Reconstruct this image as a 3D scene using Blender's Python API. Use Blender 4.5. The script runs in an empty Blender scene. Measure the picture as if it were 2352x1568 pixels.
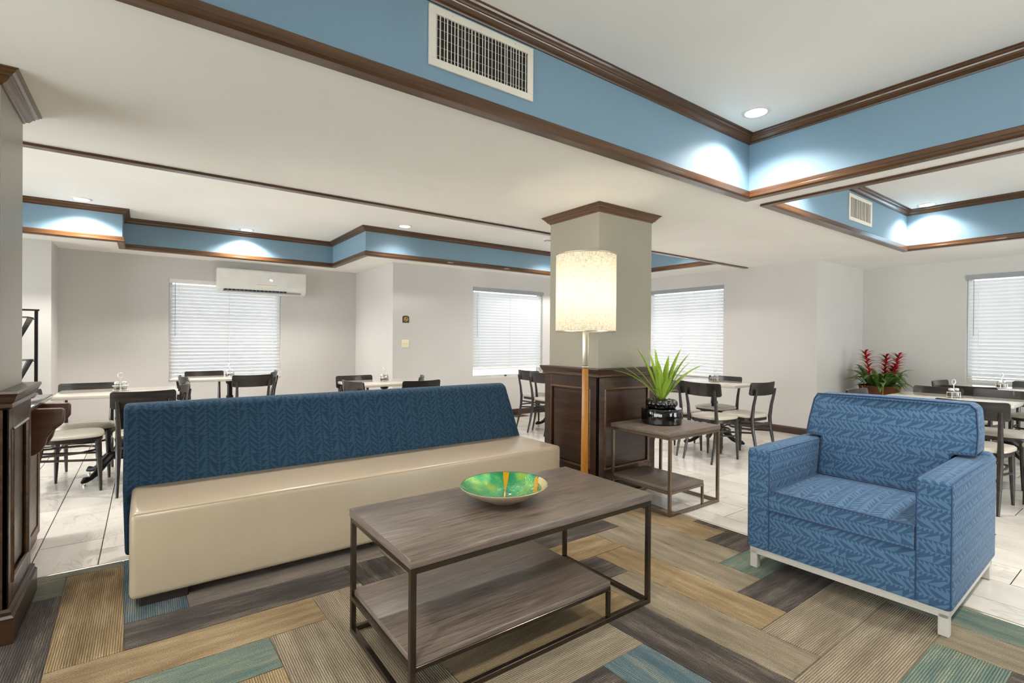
import bpy, bmesh, math, random
from mathutils import Vector, Matrix
random.seed(7)
PI = math.pi
S = bpy.context.scene
C = S.collection

# ------------------------------------------------------------------ camera
CAM_H = 1.3112
def cam_axes(yaw, p, r):
    f = Vector((math.sin(yaw)*math.cos(p), math.cos(yaw)*math.cos(p), math.sin(p)))
    rt = Vector((math.cos(yaw), -math.sin(yaw), 0)); up = rt.cross(f)
    c, s = math.cos(r), math.sin(r)
    return c*rt+s*up, c*up-s*rt, f
RT, UP, FW = cam_axes(0.6333, -0.0042, 0.0075)
cd = bpy.data.cameras.new('camera'); co = bpy.data.objects.new('camera', cd); C.objects.link(co)
cd.sensor_width = 36; cd.lens = 1145.8/2352*36; cd.clip_start = .05; cd.clip_end = 200
m = Matrix.Identity(4)
for i in range(3):
    m[i][0] = RT[i]; m[i][1] = UP[i]; m[i][2] = -FW[i]
m[2][3] = CAM_H
co.matrix_world = m
S.camera = co

# ------------------------------------------------------------------ world, exposure
W = bpy.data.worlds.new('sky'); S.world = W; W.use_nodes = True
W.node_tree.nodes['Background'].inputs[0].default_value = (.995, .988, .97, 1)
W.node_tree.nodes['Background'].inputs[1].default_value = 3.7
S.view_settings.view_transform = 'Standard'; S.view_settings.look = 'None'
S.view_settings.exposure = 1.48; S.view_settings.gamma = 1; S.view_settings.use_curve_mapping = False
S.cycles.max_bounces = 6; S.cycles.diffuse_bounces = 4; S.cycles.glossy_bounces = 3
S.cycles.transmission_bounces = 6; S.cycles.transparent_max_bounces = 8
S.cycles.sample_clamp_indirect = 6; S.cycles.use_denoising = True; S.cycles.use_adaptive_sampling = True; S.cycles.adaptive_threshold = .06
S.cycles.caustics_reflective = False; S.cycles.caustics_refractive = False
DOWN_W = 47.0      # every recessed downlight, seen and added alike
LAMP_W = 1.25      # bulb of the floor lamp

# ------------------------------------------------------------------ materials
def lin(c, k=1):
    return tuple(k*(v/12.92 if v <= .04045 else ((v+.055)/1.055)**2.4) for v in [x/255 for x in c])
MATS = {}
class NT:
    def __init__(s, name):
        s.m = bpy.data.materials.new(name); s.m.use_nodes = True; s.t = s.m.node_tree
        s.b = s.t.nodes['Principled BSDF']; s.out = s.t.nodes['Material Output']; MATS[name] = s.m
    def n(s, typ, **kw):
        nd = s.t.nodes.new('ShaderNode'+typ)
        for k, v in kw.items(): setattr(nd, k, v)
        return nd
    def l(s, a, b): s.t.links.new(a, b)
    def math(s, op, a, b=None, clamp=False):
        nd = s.n('Math', operation=op); nd.use_clamp = clamp
        for i, v in enumerate((a, b)):
            if v is None: continue
            if isinstance(v, (int, float)): nd.inputs[i].default_value = v
            else: s.l(v, nd.inputs[i])
        return nd.outputs[0]
    def mapping(s, out, scale=(1,1,1), loc=(0,0,0), rot=(0,0,0)):
        nd = s.n('Mapping'); s.l(out, nd.inputs[0])
        nd.inputs['Scale'].default_value = scale; nd.inputs['Location'].default_value = loc; nd.inputs['Rotation'].default_value = rot
        return nd.outputs[0]
    def noise(s, vec, scale, detail=3, rough=.5, dist=0):
        nd = s.n('TexNoise'); s.l(vec, nd.inputs['Vector'])
        nd.inputs['Scale'].default_value = scale; nd.inputs['Detail'].default_value = detail
        nd.inputs['Roughness'].default_value = rough; nd.inputs['Distortion'].default_value = dist
        return nd.outputs[0]
    def ramp(s, fac, stops):
        nd = s.n('ValToRGB'); s.l(fac, nd.inputs[0]); e = nd.color_ramp.elements
        while len(e) < len(stops): e.new(.5)
        for i, (p, c) in enumerate(stops):
            e[i].position = p; e[i].color = (*c, 1)
        return nd.outputs[0]
    def mix(s, fac, a, b, blend='MIX'):
        nd = s.n('Mix', data_type='RGBA', blend_type=blend)
        for i, v in ((0, fac), (6, a), (7, b)):
            if isinstance(v, (int, float)): nd.inputs[i].default_value = v
            elif isinstance(v, tuple): nd.inputs[i].default_value = (*v, 1)
            else: s.l(v, nd.inputs[i])
        return nd.outputs[2]
    def bump(s, h, strength=.3, dist=.01):
        nd = s.n('Bump'); s.l(h, nd.inputs['Height']); nd.inputs['Strength'].default_value = strength; nd.inputs['Distance'].default_value = dist
        s.l(nd.outputs[0], s.b.inputs['Normal'])
    def uv(s): return s.n('TexCoord').outputs['UV']
    def obj(s): return s.n('TexCoord').outputs['Object']
    def set(s, **kw):
        for k, v in kw.items():
            k = {'color':'Base Color','rough':'Roughness','metal':'Metallic','spec':'Specular IOR Level','trans':'Transmission Weight','coat':'Coat Weight','coatr':'Coat Roughness','alpha':'Alpha','emit':'Emission Color','emits':'Emission Strength','sheen':'Sheen Weight'}[k]
            i = s.b.inputs[k]
            if isinstance(v, tuple): i.default_value = (*v, 1) if len(v) == 3 else v
            elif isinstance(v, (int, float)): i.default_value = v
            else: s.l(v, i)
        return s.m

def paint(name, c, rough=.55, var=.03):
    t = NT(name); n = t.noise(t.n('NewGeometry').outputs['Position'], 1.2, 2)
    c = lin(c); a = tuple(v*(1-var) for v in c); b = tuple(min(1, v*(1+var)) for v in c)
    t.set(color=t.ramp(n, [(.3, a), (.7, b)]), rough=rough)
    return t.m
paint('wall_paint', (198, 194, 190)); paint('ceiling_paint', (246, 243, 237), .7); paint('blue_paint', (117, 145, 163), .6)
paint('column_paint', (148, 141, 126), .35)
def plain(name, c, rough=.5, metal=0, coat=0, var=.04, scale=6, spec=.5):
    t = NT(name); n = t.noise(t.obj(), scale, 3); c = lin(c)
    t.set(color=t.ramp(n, [(.3, tuple(v*(1-var) for v in c)), (.7, tuple(min(1, v*(1+var)) for v in c))]), rough=rough, metal=metal, coat=coat, spec=spec)
    return t.m
def wood(name, stops, sx=1.6, sy=28, rough=.35, coat=0, bump=.08, dist=.6, K=.75):
    t = NT(name); uv = t.uv(); inf = t.n('ObjectInfo').outputs['Random']
    add = t.n('VectorMath', operation='ADD'); t.l(uv, add.inputs[0])
    cmb = t.n('CombineXYZ'); t.l(t.math('MULTIPLY', inf, 7.3), cmb.inputs[0]); t.l(t.math('MULTIPLY', inf, 3.1), cmb.inputs[1]); t.l(cmb.outputs[0], add.inputs[1])
    v = t.mapping(add.outputs[0], (sx, sy, 1))
    n = t.noise(v, 1, 5, .62, dist); n2 = t.noise(t.mapping(add.outputs[0], (sx*4, sy*7, 1)), 1, 3, .6)
    f = t.math('ADD', t.math('MULTIPLY', n, .72), t.math('MULTIPLY', n2, .28))
    t.set(color=t.ramp(f, [(p, lin(c, K)) for p, c in stops]), rough=rough, coat=coat)
    t.bump(f, bump, .004); return t.m
wood('dark_wood', [(.3, (36, 21, 12)), (.5, (62, 38, 22)), (.7, (92, 60, 36))], 1.2, 22, .36, .15)
wood('trim_wood', [(.3, (54, 33, 16)), (.5, (92, 60, 32)), (.7, (126, 87, 49))], .9, 40, .28, .3)
wood('cherry_wood', [(.3, (62, 31, 10)), (.5, (88, 46, 16)), (.7, (110, 62, 26))], 1.2, 14, .42, .05)
wood('grey_wood', [(.30, (70, 58, 51)), (.45, (112, 98, 88)), (.57, (134, 119, 107)), (.72, (164, 148, 133))], 2.6, 42, .36, 0, .14, 1.6, .64)
wood('lamp_wood', [(.3, (150, 92, 22)), (.5, (182, 118, 34)), (.7, (205, 140, 52))], 14, 1.2, .35, .2)
wood('chair_wood', [(.3, (28, 24, 22)), (.55, (52, 45, 41)), (.75, (90, 81, 74))], 1.5, 34, .32, .2)
plain('black_iron', (26, 24, 23), .35, .4); plain('black_gloss', (10, 8, 8), .06, 0, .5); plain('black_plastic', (18, 18, 18), .4)
plain('bronze_metal', (128, 114, 98), .26, .85); plain('gunmetal', (82, 72, 62), .2, .85)
plain('silver_paint', (182, 178, 170), .35, .25); plain('brushed_nickel', (196, 186, 166), .3, .75)
plain('white_plastic', (226, 224, 218), .35); plain('cream_plastic', (232, 222, 188), .4); plain('white_metal', (222, 214, 200), .4)
plain('vent_dark', (38, 34, 30), .8); plain('grey_plastic', (142, 146, 156), .4); plain('dark_slot', (24, 26, 34), .6)
plain('valance_shaded', (150, 153, 156), .5); plain('table_laminate', (206, 199, 187), .12, 0, .3, .02); plain('seam_thread', (150, 134, 108), .6); plain('cream_vinyl', (166, 151, 128), .32, 0, .05, .02)
plain('seat_vinyl', (178, 171, 158), .36, 0, .1, .02); plain('dark_block', (34, 22, 16), .5); plain('navy_piping', (30, 52, 86), .6)
plain('chrome', (228, 227, 224), .3, .75); plain('gold', (200, 160, 60), .3, .8); plain('plaque_dark', (58, 46, 32), .4, .3)
plain('bowl_outer', (140, 124, 102), .35); plain('salt', (240, 238, 232), .8); plain('pepper', (150, 112, 76), .9, 0, 0, .3, 60)
plain('soil', (40, 30, 22), .9, 0, 0, .3, 40); plain('granite', (34, 32, 30), .12, 0, .3, .3, 90); plain('grout', (66, 60, 52), .8)
plain('carpet_back', (98, 92, 80), .9); plain('red_petal', (190, 22, 26), .4, 0, 0, .25, 30); plain('bronze_leaf', (58, 66, 36), .45)
plain('snack_bag', (196, 190, 60), .3, 0, 0, .5, 9); plain('snack_bag_dark', (70, 34, 36), .3, 0, 0, .5, 9)
def leafm(name, a, b):
    t = NT(name); v = t.mapping(t.uv(), (60, 3, 1)); n = t.noise(v, 1, 3)
    t.set(color=t.ramp(n, [(.3, lin(a)), (.7, lin(b))]), rough=.38); t.b.inputs['Subsurface Weight'].default_value = 0
    tr = t.n('BsdfTranslucent'); tr.inputs[0].default_value = (*lin(b), 1)
    mx = t.n('MixShader'); mx.inputs[0].default_value = .25; t.l(t.b.outputs[0], mx.inputs[1]); t.l(tr.outputs[0], mx.inputs[2]); t.l(mx.outputs[0], t.out.inputs[0])
leafm('yucca_leaf', (122, 156, 40), (176, 202, 84)); leafm('green_leaf', (58, 94, 38), (126, 158, 80))
# hammered planter
t = NT('copper_planter'); n = t.noise(t.mapping(t.obj(), (10, 10, 2)), 1, 4); t.set(color=t.ramp(n, [(.3, lin((56, 26, 8))), (.7, lin((104, 56, 18)))]), rough=.3, metal=.3)
# marble tile
t = NT('marble_tile'); inf = t.n('ObjectInfo').outputs['Random']; geo = t.n('NewGeometry').outputs['Position']
add = t.n('VectorMath', operation='ADD'); t.l(geo, add.inputs[0]); cmb = t.n('CombineXYZ'); t.l(t.math('MULTIPLY', inf, 31), cmb.inputs[2]); t.l(cmb.outputs[0], add.inputs[1])
v = t.mapping(add.outputs[0], (5.0, 1.6, 1), rot=(0, 0, .25)); nz = t.noise(v, 1.3, 6, .6, 1.2)
vein = t.math('ABSOLUTE', t.math('SUBTRACT', nz, .5)); vm = t.ramp(vein, [(0, (1, 1, 1)), (.035, (0, 0, 0))])
nz2 = t.noise(t.mapping(add.outputs[0], (3, 2, 1)), 1, 3); base = t.ramp(nz2, [(.35, lin((196, 190, 181))), (.65, lin((213, 208, 200)))])
mask = t.math('MULTIPLY', t.math('MULTIPLY', vm, .7), t.ramp(t.noise(add.outputs[0], 1.7, 2), [(.45, (0, 0, 0)), (.7, (.6, .6, .6))]))
t.set(color=t.mix(mask, base, lin((130, 121, 110))), rough=.2)
# carpet planks
def carpet(name, c1, c2, c3, K=.66):
    t = NT(name); uv = t.uv(); inf = t.n('ObjectInfo').outputs['Random']
    add = t.n('VectorMath', operation='ADD'); t.l(uv, add.inputs[0]); cmb = t.n('CombineXYZ'); t.l(t.math('MULTIPLY', inf, 17), cmb.inputs[1]); t.l(cmb.outputs[0], add.inputs[1])
    big = t.noise(t.mapping(add.outputs[0], (2.2, 16, 1)), 1, 3, .55); fine = t.noise(t.mapping(add.outputs[0], (9, 300, 1)), 1, 3, .7); speck = t.noise(add.outputs[0], 260, 2, .7)
    sep = t.n('SeparateXYZ'); t.l(uv, sep.inputs[0])
    rib = t.math('SINE', t.math('MULTIPLY', sep.outputs[1], 2*PI/.0088))
    f = t.math('ADD', t.math('ADD', t.math('MULTIPLY', big, .38), t.math('MULTIPLY', fine, .36)), t.math('MULTIPLY', speck, .26))
    col = t.ramp(f, [(.38, lin(c1, K)), (.5, lin(c2, K)), (.62, lin(c3, K))])
    ribm = t.ramp(t.math('ADD', t.math('MULTIPLY', rib, .5), .5), [(.15, (.28, .25, .22)), (.55, (1.08, 1.08, 1.08))])
    c = t.mix(.72, col, ribm, 'MULTIPLY')
    c = t.mix(.45, c, t.ramp(speck, [(.35, (.4, .4, .4)), (.65, (1.35, 1.35, 1.35))]), 'MULTIPLY')
    t.set(color=c, rough=.95, spec=.1, sheen=.1)
    t.bump(t.math('ADD', rib, t.math('MULTIPLY', speck, 1.5)), .35, .004)
carpet('carpet_tan', (128, 104, 68), (168, 142, 100), (206, 182, 140)); carpet('carpet_beige', (132, 117, 94), (162, 147, 121), (194, 181, 154))
carpet('carpet_dark', (52, 45, 40), (84, 74, 66), (150, 138, 122)); carpet('carpet_grey', (120, 106, 95), (150, 136, 122), (182, 168, 150))
carpet('carpet_teal', (74, 108, 108), (122, 142, 126), (176, 174, 146)); carpet('carpet_blue', (66, 98, 110), (98, 124, 132), (166, 168, 150)); carpet('carpet_green', (112, 110, 92), (134, 132, 112), (156, 152, 130))
# woven blue fabric: broken chevrons of triangles and bars
def fabric(name, dark, light, wp=.22, hb=.05, ht=.026, swap=False):
    # columns of small triangles alternate with columns of slanting bars, mirrored pair by pair
    t = NT(name); sep = t.n('SeparateXYZ'); t.l(t.uv(), sep.inputs[0]); u, v = sep.outputs[0], sep.outputs[1]
    if swap: u, v = v, u
    uu = t.math('DIVIDE', u, wp/2); half = t.math('FLOOR', uu); fu = t.math('FRACT', uu); par = t.math('FLOORED_MODULO', half, 2.0)
    istri = t.math('LESS_THAN', fu, .36)
    lt = t.math('ABSOLUTE', t.math('SUBTRACT', par, t.math('DIVIDE', fu, .36)))
    lb = t.math('ABSOLUTE', t.math('SUBTRACT', par, t.math('DIVIDE', t.math('SUBTRACT', fu, .36), .64)))
    small = t.math('GREATER_THAN', t.math('FRACT', t.math('ADD', t.math('DIVIDE', v, ht), t.math('MULTIPLY', half, .31))), lt)
    sb = t.math('ADD', t.math('ADD', t.math('DIVIDE', v, hb), t.math('MULTIPLY', lb, 1.0)), t.math('MULTIPLY', half, .37)); row = t.math('FLOOR', sb); fs = t.math('FRACT', sb)
    wn = t.n('TexWhiteNoise', noise_dimensions='2D'); cm = t.n('CombineXYZ'); t.l(half, cm.inputs[0]); t.l(row, cm.inputs[1]); t.l(cm.outputs[0], wn.inputs[0]); r = wn.outputs[0]
    bar = t.math('GREATER_THAN', fs, .52); tri = t.math('GREATER_THAN', fs, lb); tri2 = t.math('LESS_THAN', t.math('ADD', fs, lb), 1.0)
    big = t.mix(t.math('LESS_THAN', r, .55), t.mix(t.math('GREATER_THAN', r, .78), tri, tri2), bar)
    a = t.mix(istri, big, small)
    weave = t.noise(t.mapping(t.uv(), (700, 700, 1)), 1, 2, .7)
    c = t.mix(a, lin(dark, .74), lin(light, .74)); c = t.mix(.3, c, t.ramp(weave, [(.3, (.6, .6, .6)), (.7, (1.2, 1.2, 1.2))]), 'MULTIPLY')
    t.set(color=c, rough=.85, spec=.15, sheen=.06); t.bump(weave, .12, .002)
fabric('sofa_fabric', (43, 68, 94), (57, 88, 111), .112, .036, .019); fabric('chair_fabric', (62, 90, 122), (86, 119, 148), .100, .032, .018, True)
# blinds: thin white slats that let daylight through
t = NT('slat_white'); n = t.noise(t.obj(), 3, 2); t.set(color=t.ramp(n, [(.3, (.80, .82, .84)), (.7, (.86, .87, .88))]), rough=.4)
tr = t.n('BsdfTranslucent'); tr.inputs[0].default_value = (.86, .9, .95, 1); mx = t.n('MixShader'); mx.inputs[0].default_value = .09
t.l(t.b.outputs[0], mx.inputs[1]); t.l(tr.outputs[0], mx.inputs[2]); t.l(mx.outputs[0], t.out.inputs[0])
# clear glass
t = NT('glass'); tp = t.n('BsdfTransparent'); gl = t.n('BsdfGlossy'); gl.inputs['Roughness'].default_value = .03; fr = t.n('Fresnel'); fr.inputs[0].default_value = 1.45
tp.inputs[0].default_value = (.93, .96, .96, 1); nse = t.noise(t.obj(), 4, 2); gcol = t.ramp(nse, [(0, (.9, .95, .95)), (1, (1, 1, 1))]); t.l(gcol, gl.inputs[0])
mx = t.n('MixShader'); t.l(fr.outputs[0], mx.inputs[0]); t.l(tp.outputs[0], mx.inputs[1]); t.l(gl.outputs[0], mx.inputs[2]); t.l(mx.outputs[0], t.out.inputs[0])
# window glass, tint added to dim daylight behind the blinds
t = NT('dimming_glass'); tp = t.n('BsdfTransparent'); gl = t.n('BsdfGlossy'); gl.inputs['Roughness'].default_value = .03; fr = t.n('Fresnel'); fr.inputs[0].default_value = 1.45
tp.inputs[0].default_value = (.52, .54, .56, 1); nse = t.noise(t.obj(), 4, 2); gcol = t.ramp(nse, [(0, (.9, .95, .95)), (1, (1, 1, 1))]); t.l(gcol, gl.inputs[0])
mx = t.n('MixShader'); t.l(fr.outputs[0], mx.inputs[0]); t.l(tp.outputs[0], mx.inputs[1]); t.l(gl.outputs[0], mx.inputs[2]); t.l(mx.outputs[0], t.out.inputs[0])
# lamp shade linen
t = NT('linen_shade'); uv = t.uv()
h1 = t.noise(t.mapping(uv, (22, 300, 1)), 1, 3, .7); h2 = t.noise(t.mapping(uv, (300, 22, 1)), 1, 3, .7); slub = t.math('MULTIPLY', t.ramp(h1, [(.34, (.5, .5, .5)), (.5, (1, 1, 1))]), t.ramp(h2, [(.34, (.5, .5, .5)), (.5, (1, 1, 1))]))
lc = t.mix(1.0, lin((250, 243, 226)), slub, 'MULTIPLY'); t.set(color=lc, rough=.9)
tr = t.n('BsdfTranslucent'); t.l(lc, tr.inputs[0]); mx = t.n('MixShader'); mx.inputs[0].default_value = .62
t.l(t.b.outputs[0], mx.inputs[1]); t.l(tr.outputs[0], mx.inputs[2]); t.l(mx.outputs[0], t.out.inputs[0])
# light sources
def emitter(name, c, st):
    t = NT(name); n = t.noise(t.obj(), 3, 1); t.set(color=(.9, .9, .9), emit=t.ramp(n, [(0, tuple(v*.97 for v in c)), (1, c)]), emits=st)
emitter('downlight_lens', (1, .98, .95), 9); emitter('bulb_glow', (1, .84, .6), 5); emitter('display_glow', (.62, .6, 1), .7)
# enamelled bowl
t = NT('bowl_green'); o = t.obj(); vn = t.n('TexVoronoi'); vn.inputs['Scale'].default_value = 190; t.l(o, vn.inputs['Vector'])
nz = t.noise(o, 9, 4); base = t.ramp(nz, [(.34, lin((14, 96, 62))), (.55, lin((40, 146, 92))), (.72, lin((136, 172, 60)))])
t.set(color=t.mix(.45, base, t.ramp(vn.outputs[0], [(0, (.45, .5, .4)), (.6, (1.3, 1.3, 1.2))]), 'MULTIPLY'), rough=.14, metal=.35, coat=.6); t.bump(vn.outputs[0], .4, .003)
plain('bowl_gold', (205, 160, 30), .25, .5); plain('bowl_cream', (196, 180, 130), .3, .2, .2, .15, 30)

# ------------------------------------------------------------------ mesh helpers
def box_uv(me):
    uvl = me.uv_layers.new(name='UVMap') if not me.uv_layers else me.uv_layers[0]
    for p in me.polygons:
        n = p.normal; ax = max(range(3), key=lambda i: abs(n[i]))
        for li in p.loop_indices:
            v = me.vertices[me.loops[li].vertex_index].co
            uvl.data[li].uv = ((v.x, v.y), (v.x, v.z), (v.y, v.z))[2-ax] if ax != 2 else (v.x, v.y)
            if ax == 0: uvl.data[li].uv = (v.y, v.z)
            elif ax == 1: uvl.data[li].uv = (v.x, v.z)
class MB:
    def __init__(s): s.v = []; s.f = []
    def add(s, vs, fs):
        o = len(s.v); s.v += [tuple(v) for v in vs]; s.f += [tuple(i+o for i in f) for f in fs]; return s
    def box(s, a, b):
        (x0, y0, z0), (x1, y1, z1) = a, b
        return s.add([(x0,y0,z0),(x1,y0,z0),(x1,y1,z0),(x0,y1,z0),(x0,y0,z1),(x1,y0,z1),(x1,y1,z1),(x0,y1,z1)],
                     [(0,3,2,1),(4,5,6,7),(0,1,5,4),(1,2,6,5),(2,3,7,6),(3,0,4,7)])
    def rbox(s, a, b, r=.01, seg=2):
        bm = bmesh.new(); bmesh.ops.create_cube(bm, size=1)
        for v in bm.verts: v.co = Vector([a[i]+(v.co[i]+.5)*(b[i]-a[i]) for i in range(3)])
        r = min(r, *(abs(b[i]-a[i])*.49 for i in range(3)))
        bmesh.ops.bevel(bm, geom=bm.edges[:], offset=r, segments=seg, affect='EDGES', profile=.5)
        return s.bm(bm)
    def bm(s, bm):
        bm.verts.ensure_lookup_table(); bm.verts.index_update()
        s.add([v.co[:] for v in bm.verts], [[v.index for v in f.verts] for f in bm.faces]); bm.free(); return s
    def prism(s, poly, a, b, axis='y', r=0, seg=2):
        # poly: 2-D outline; axis y: (x,z), x: (y,z), z: (x,y)
        def P(u, w, t): return {'y': (u, t, w), 'x': (t, u, w), 'z': (u, w, t)}[axis]
        n = len(poly); vs = [P(*p, a) for p in poly]+[P(*p, b) for p in poly]
        fs = [list(range(n))[::-1], list(range(n, 2*n))]+[[i, (i+1) % n, n+(i+1) % n, n+i] for i in range(n)]
        bm = bmesh.new(); bv = [bm.verts.new(v) for v in vs]
        for f in fs: bm.faces.new([bv[i] for i in f])
        bmesh.ops.recalc_face_normals(bm, faces=bm.faces[:])
        if r: bmesh.ops.bevel(bm, geom=bm.edges[:], offset=r, segments=seg, affect='EDGES', profile=.5, clamp_overlap=True)
        return s.bm(bm)
    def tube(s, pts, r, n=8, closed=False, cap=True):
        pts = [Vector(p) for p in pts]; N = len(pts); rr = r if isinstance(r, (list, tuple)) else [r]*N
        rings = []; ref = None
        for i, p in enumerate(pts):
            if closed: d = pts[(i+1) % N]-pts[i-1]
            else: d = pts[min(i+1, N-1)]-pts[max(i-1, 0)]
            d.normalize()
            if ref is None: ref = Vector((0, 0, 1)) if abs(d.z) < .9 else Vector((1, 0, 0))
            a = (ref-d*ref.dot(d)).normalized(); b = d.cross(a); ref = a
            rings.append([p+(a*math.cos(2*PI*k/n)+b*math.sin(2*PI*k/n))*rr[i] for k in range(n)])
        vs = [v for R_ in rings for v in R_]; fs = []
        for i in range(N if closed else N-1):
            j = (i+1) % N
            for k in range(n): fs.append((i*n+k, i*n+(k+1) % n, j*n+(k+1) % n, j*n+k))
        if cap and not closed: fs += [tuple(range(n))[::-1], tuple((N-1)*n+k for k in range(n))]
        return s.add(vs, fs)
    def lathe(s, prof, c=(0, 0, 0), n=24, cap=True):
        vs = []; fs = []
        for r, z in prof: vs += [(c[0]+r*math.cos(2*PI*k/n), c[1]+r*math.sin(2*PI*k/n), c[2]+z) for k in range(n)]
        for i in range(len(prof)-1):
            for k in range(n): fs.append((i*n+k, i*n+(k+1) % n, (i+1)*n+(k+1) % n, (i+1)*n+k))
        if cap: fs += [tuple(range(n))[::-1], tuple((len(prof)-1)*n+k for k in range(n))]
        return s.add(vs, fs)
    def sphere(s, c, r, n=12, sz=1):
        prof = [(r*math.sin(PI*i/8) or 1e-4, -r*sz*math.cos(PI*i/8)) for i in range(9)]
        prof[0] = (1e-4, -r*sz); prof[-1] = (1e-4, r*sz)
        return s.lathe(prof, c, n)
    def sweep(s, path, prof, closed):
        # path: axis-aligned corner list in plan; prof: (offset to the left of travel, z)
        P = [Vector((x, y, 0)) for x, y in path]; N = len(P); K = len(prof); vs = []
        for i in range(N):
            ds = []
            if closed or i > 0: ds.append((P[i]-P[i-1]).normalized())
            if closed or i < N-1: ds.append((P[(i+1) % N]-P[i]).normalized())
            ns = [Vector((-d.y, d.x, 0)) for d in ds]
            off = ns[0] if len(ns) == 1 else (ns[0]+ns[1]) / max(.2, 1+ns[0].dot(ns[1]))
            for o, z in prof: q = P[i]+off*o; vs.append((q.x, q.y, z))
        fs = []
        for i in range(N if closed else N-1):
            j = (i+1) % N
            for k in range(K): fs.append((i*K+k, i*K+(k+1) % K, j*K+(k+1) % K, j*K+k))
        if not closed: fs += [tuple(range(K))[::-1], tuple((N-1)*K+k for k in range(K))]
        return s.add(vs, fs)
    def xf(s, M): s.v = [tuple(M @ Vector(v)) for v in s.v]; return s
    def mesh(s, name, mat, smooth=True, uv='box', angle=35):
        me = bpy.data.meshes.new(name); me.from_pydata(s.v, [], s.f); me.update()
        bm = bmesh.new(); bm.from_mesh(me); bmesh.ops.recalc_face_normals(bm, faces=bm.faces[:]); bm.to_mesh(me); bm.free()
        if uv == 'box': box_uv(me)
        if smooth:
            me.shade_smooth(); me.set_sharp_from_angle(angle=math.radians(angle))
        me.materials.append(MATS[mat]); return me
    def build(s, name, mat, parent=None, smooth=True, uv='box', angle=35):
        o = bpy.data.objects.new(name, s.mesh(name, mat, smooth, uv, angle)); C.objects.link(o)
        if parent: o.parent = parent
        return o
def tag(o, label=None, cat=None, group=None, kind=None):
    if label: o['label'] = label
    if cat: o['category'] = cat
    if group: o['group'] = group
    if kind: o['kind'] = kind
    return o
def thing(name, label, cat, loc=(0, 0, 0), rz=0, group=None, kind=None):
    o = bpy.data.objects.new(name, None); C.objects.link(o); o.location = loc; o.rotation_euler = (0, 0, rz); o.empty_display_size = .05
    return tag(o, label, cat, group, kind)
def dup(root, loc, rz, label=None, group=None):
    def cp(o, par):
        c = o.copy(); C.objects.link(c); c.parent = par
        for ch in o.children: cp(ch, c)
        return c
    r = cp(root, None); r.location = loc; r.rotation_euler = (0, 0, rz)
    if label: r['label'] = label
    if group: r['group'] = group
    return r
def struct(mb, name, mat, parent=None, smooth=False):
    o = mb.build(name, mat, parent, smooth)
    if not parent: o['kind'] = 'structure'
    return o

# ------------------------------------------------------------------ room shell
HC, HT, HT3 = 2.44, 2.91, 2.812
YA, YJ, YS, XV, XR, XJ = 8.60, 6.985, 8.0, 7.42, 9.02, 2.94
X0, Y0 = -4.5, -4.5
# tray openings (x0,x1,y0,y1)
T1X, T1Y = -2.2, -2.4
T1 = [(T1X, 3.81, T1Y, 2.065)]
T2 = [(4.125, 7.475, T1Y, 2.065)]
T3 = [(X0+.3, -.227, 4.07, 7.47), (-.227, 2.37, 4.07, 8.02), (2.37, 6.62, 4.07, 6.56)]
def cells(rect_fn, xs, ys, z, flip=False):
    mb = MB(); xs = sorted(set(xs)); ys = sorted(set(ys))
    for i in range(len(xs)-1):
        for j in range(len(ys)-1):
            if rect_fn((xs[i]+xs[i+1])/2, (ys[j]+ys[j+1])/2):
                q = [(xs[i], ys[j], z), (xs[i+1], ys[j], z), (xs[i+1], ys[j+1], z), (xs[i], ys[j+1], z)]
                mb.add(q, [(0, 1, 2, 3)])
    return mb
def inroom(x, y):
    if x > XR: return False
    if y < 3.04: return True
    if x > XV: return False
    if y < YJ: return True
    if x > XJ: return False
    return y < (YS if x < -.905 else YA)
holes = T1+T2+T3
inh = lambda x, y, hs: any(a < x < b and c < y < d for a, b, c, d in hs)
xs = [X0, XR, XV, XJ, -.905]+[v for h in holes for v in h[:2]]; ys = [Y0, 3.04, YJ, YS, YA]+[v for h in holes for v in h[2:]]
mb = cells(lambda x, y: inroom(x, y) and not inh(x, y, holes), xs, ys, HC)
ceil = struct(mb, 'ceiling', 'ceiling_paint')
for hs, z in ((T1, HT), (T2, HT), (T3, HT3)):
    mb = cells(lambda x, y: inh(x, y, hs), [v for h in hs for v in h[:2]], [v for h in hs for v in h[2:]], z)
    o = mb.build('tray_top', 'ceiling_paint', ceil, False)
# blue fascias, crowns and edge trims; path travels with the tray interior on its left
paths = [([(3.81, T1Y), (3.81, 2.065), (T1X, 2.065), (T1X, T1Y)], True, HT), ([(4.125, 2.065), (4.125, T1Y), (7.475, T1Y), (7.475, 2.065)], True, HT),
         ([(X0+.3, 4.07), (6.62, 4.07), (6.62, 6.56), (2.37, 6.56), (2.37, 8.02), (-.227, 8.02), (-.227, 7.47), (X0+.3, 7.47)], False, HT3)]
CROWN = [(0, -.105), (.010, -.105), (.014, -.092), (.030, -.084), (.044, -.060), (.047, -.052), (.056, -.050), (.060, -.036), (.074, -.026), (.080, -.012), (.090, -.010), (.090, 0), (0, 0)]
CROWN = [(o*.74, z*.6) for o, z in CROWN]
EDGE = [(-.045, -.001), (-.05, -.018), (.010, -.018), (.019, -.006), (.019, .010), (.013, .014), (.013, .040), (.006, .047), (0, .047), (0, -.001)]
tn = 0
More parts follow.
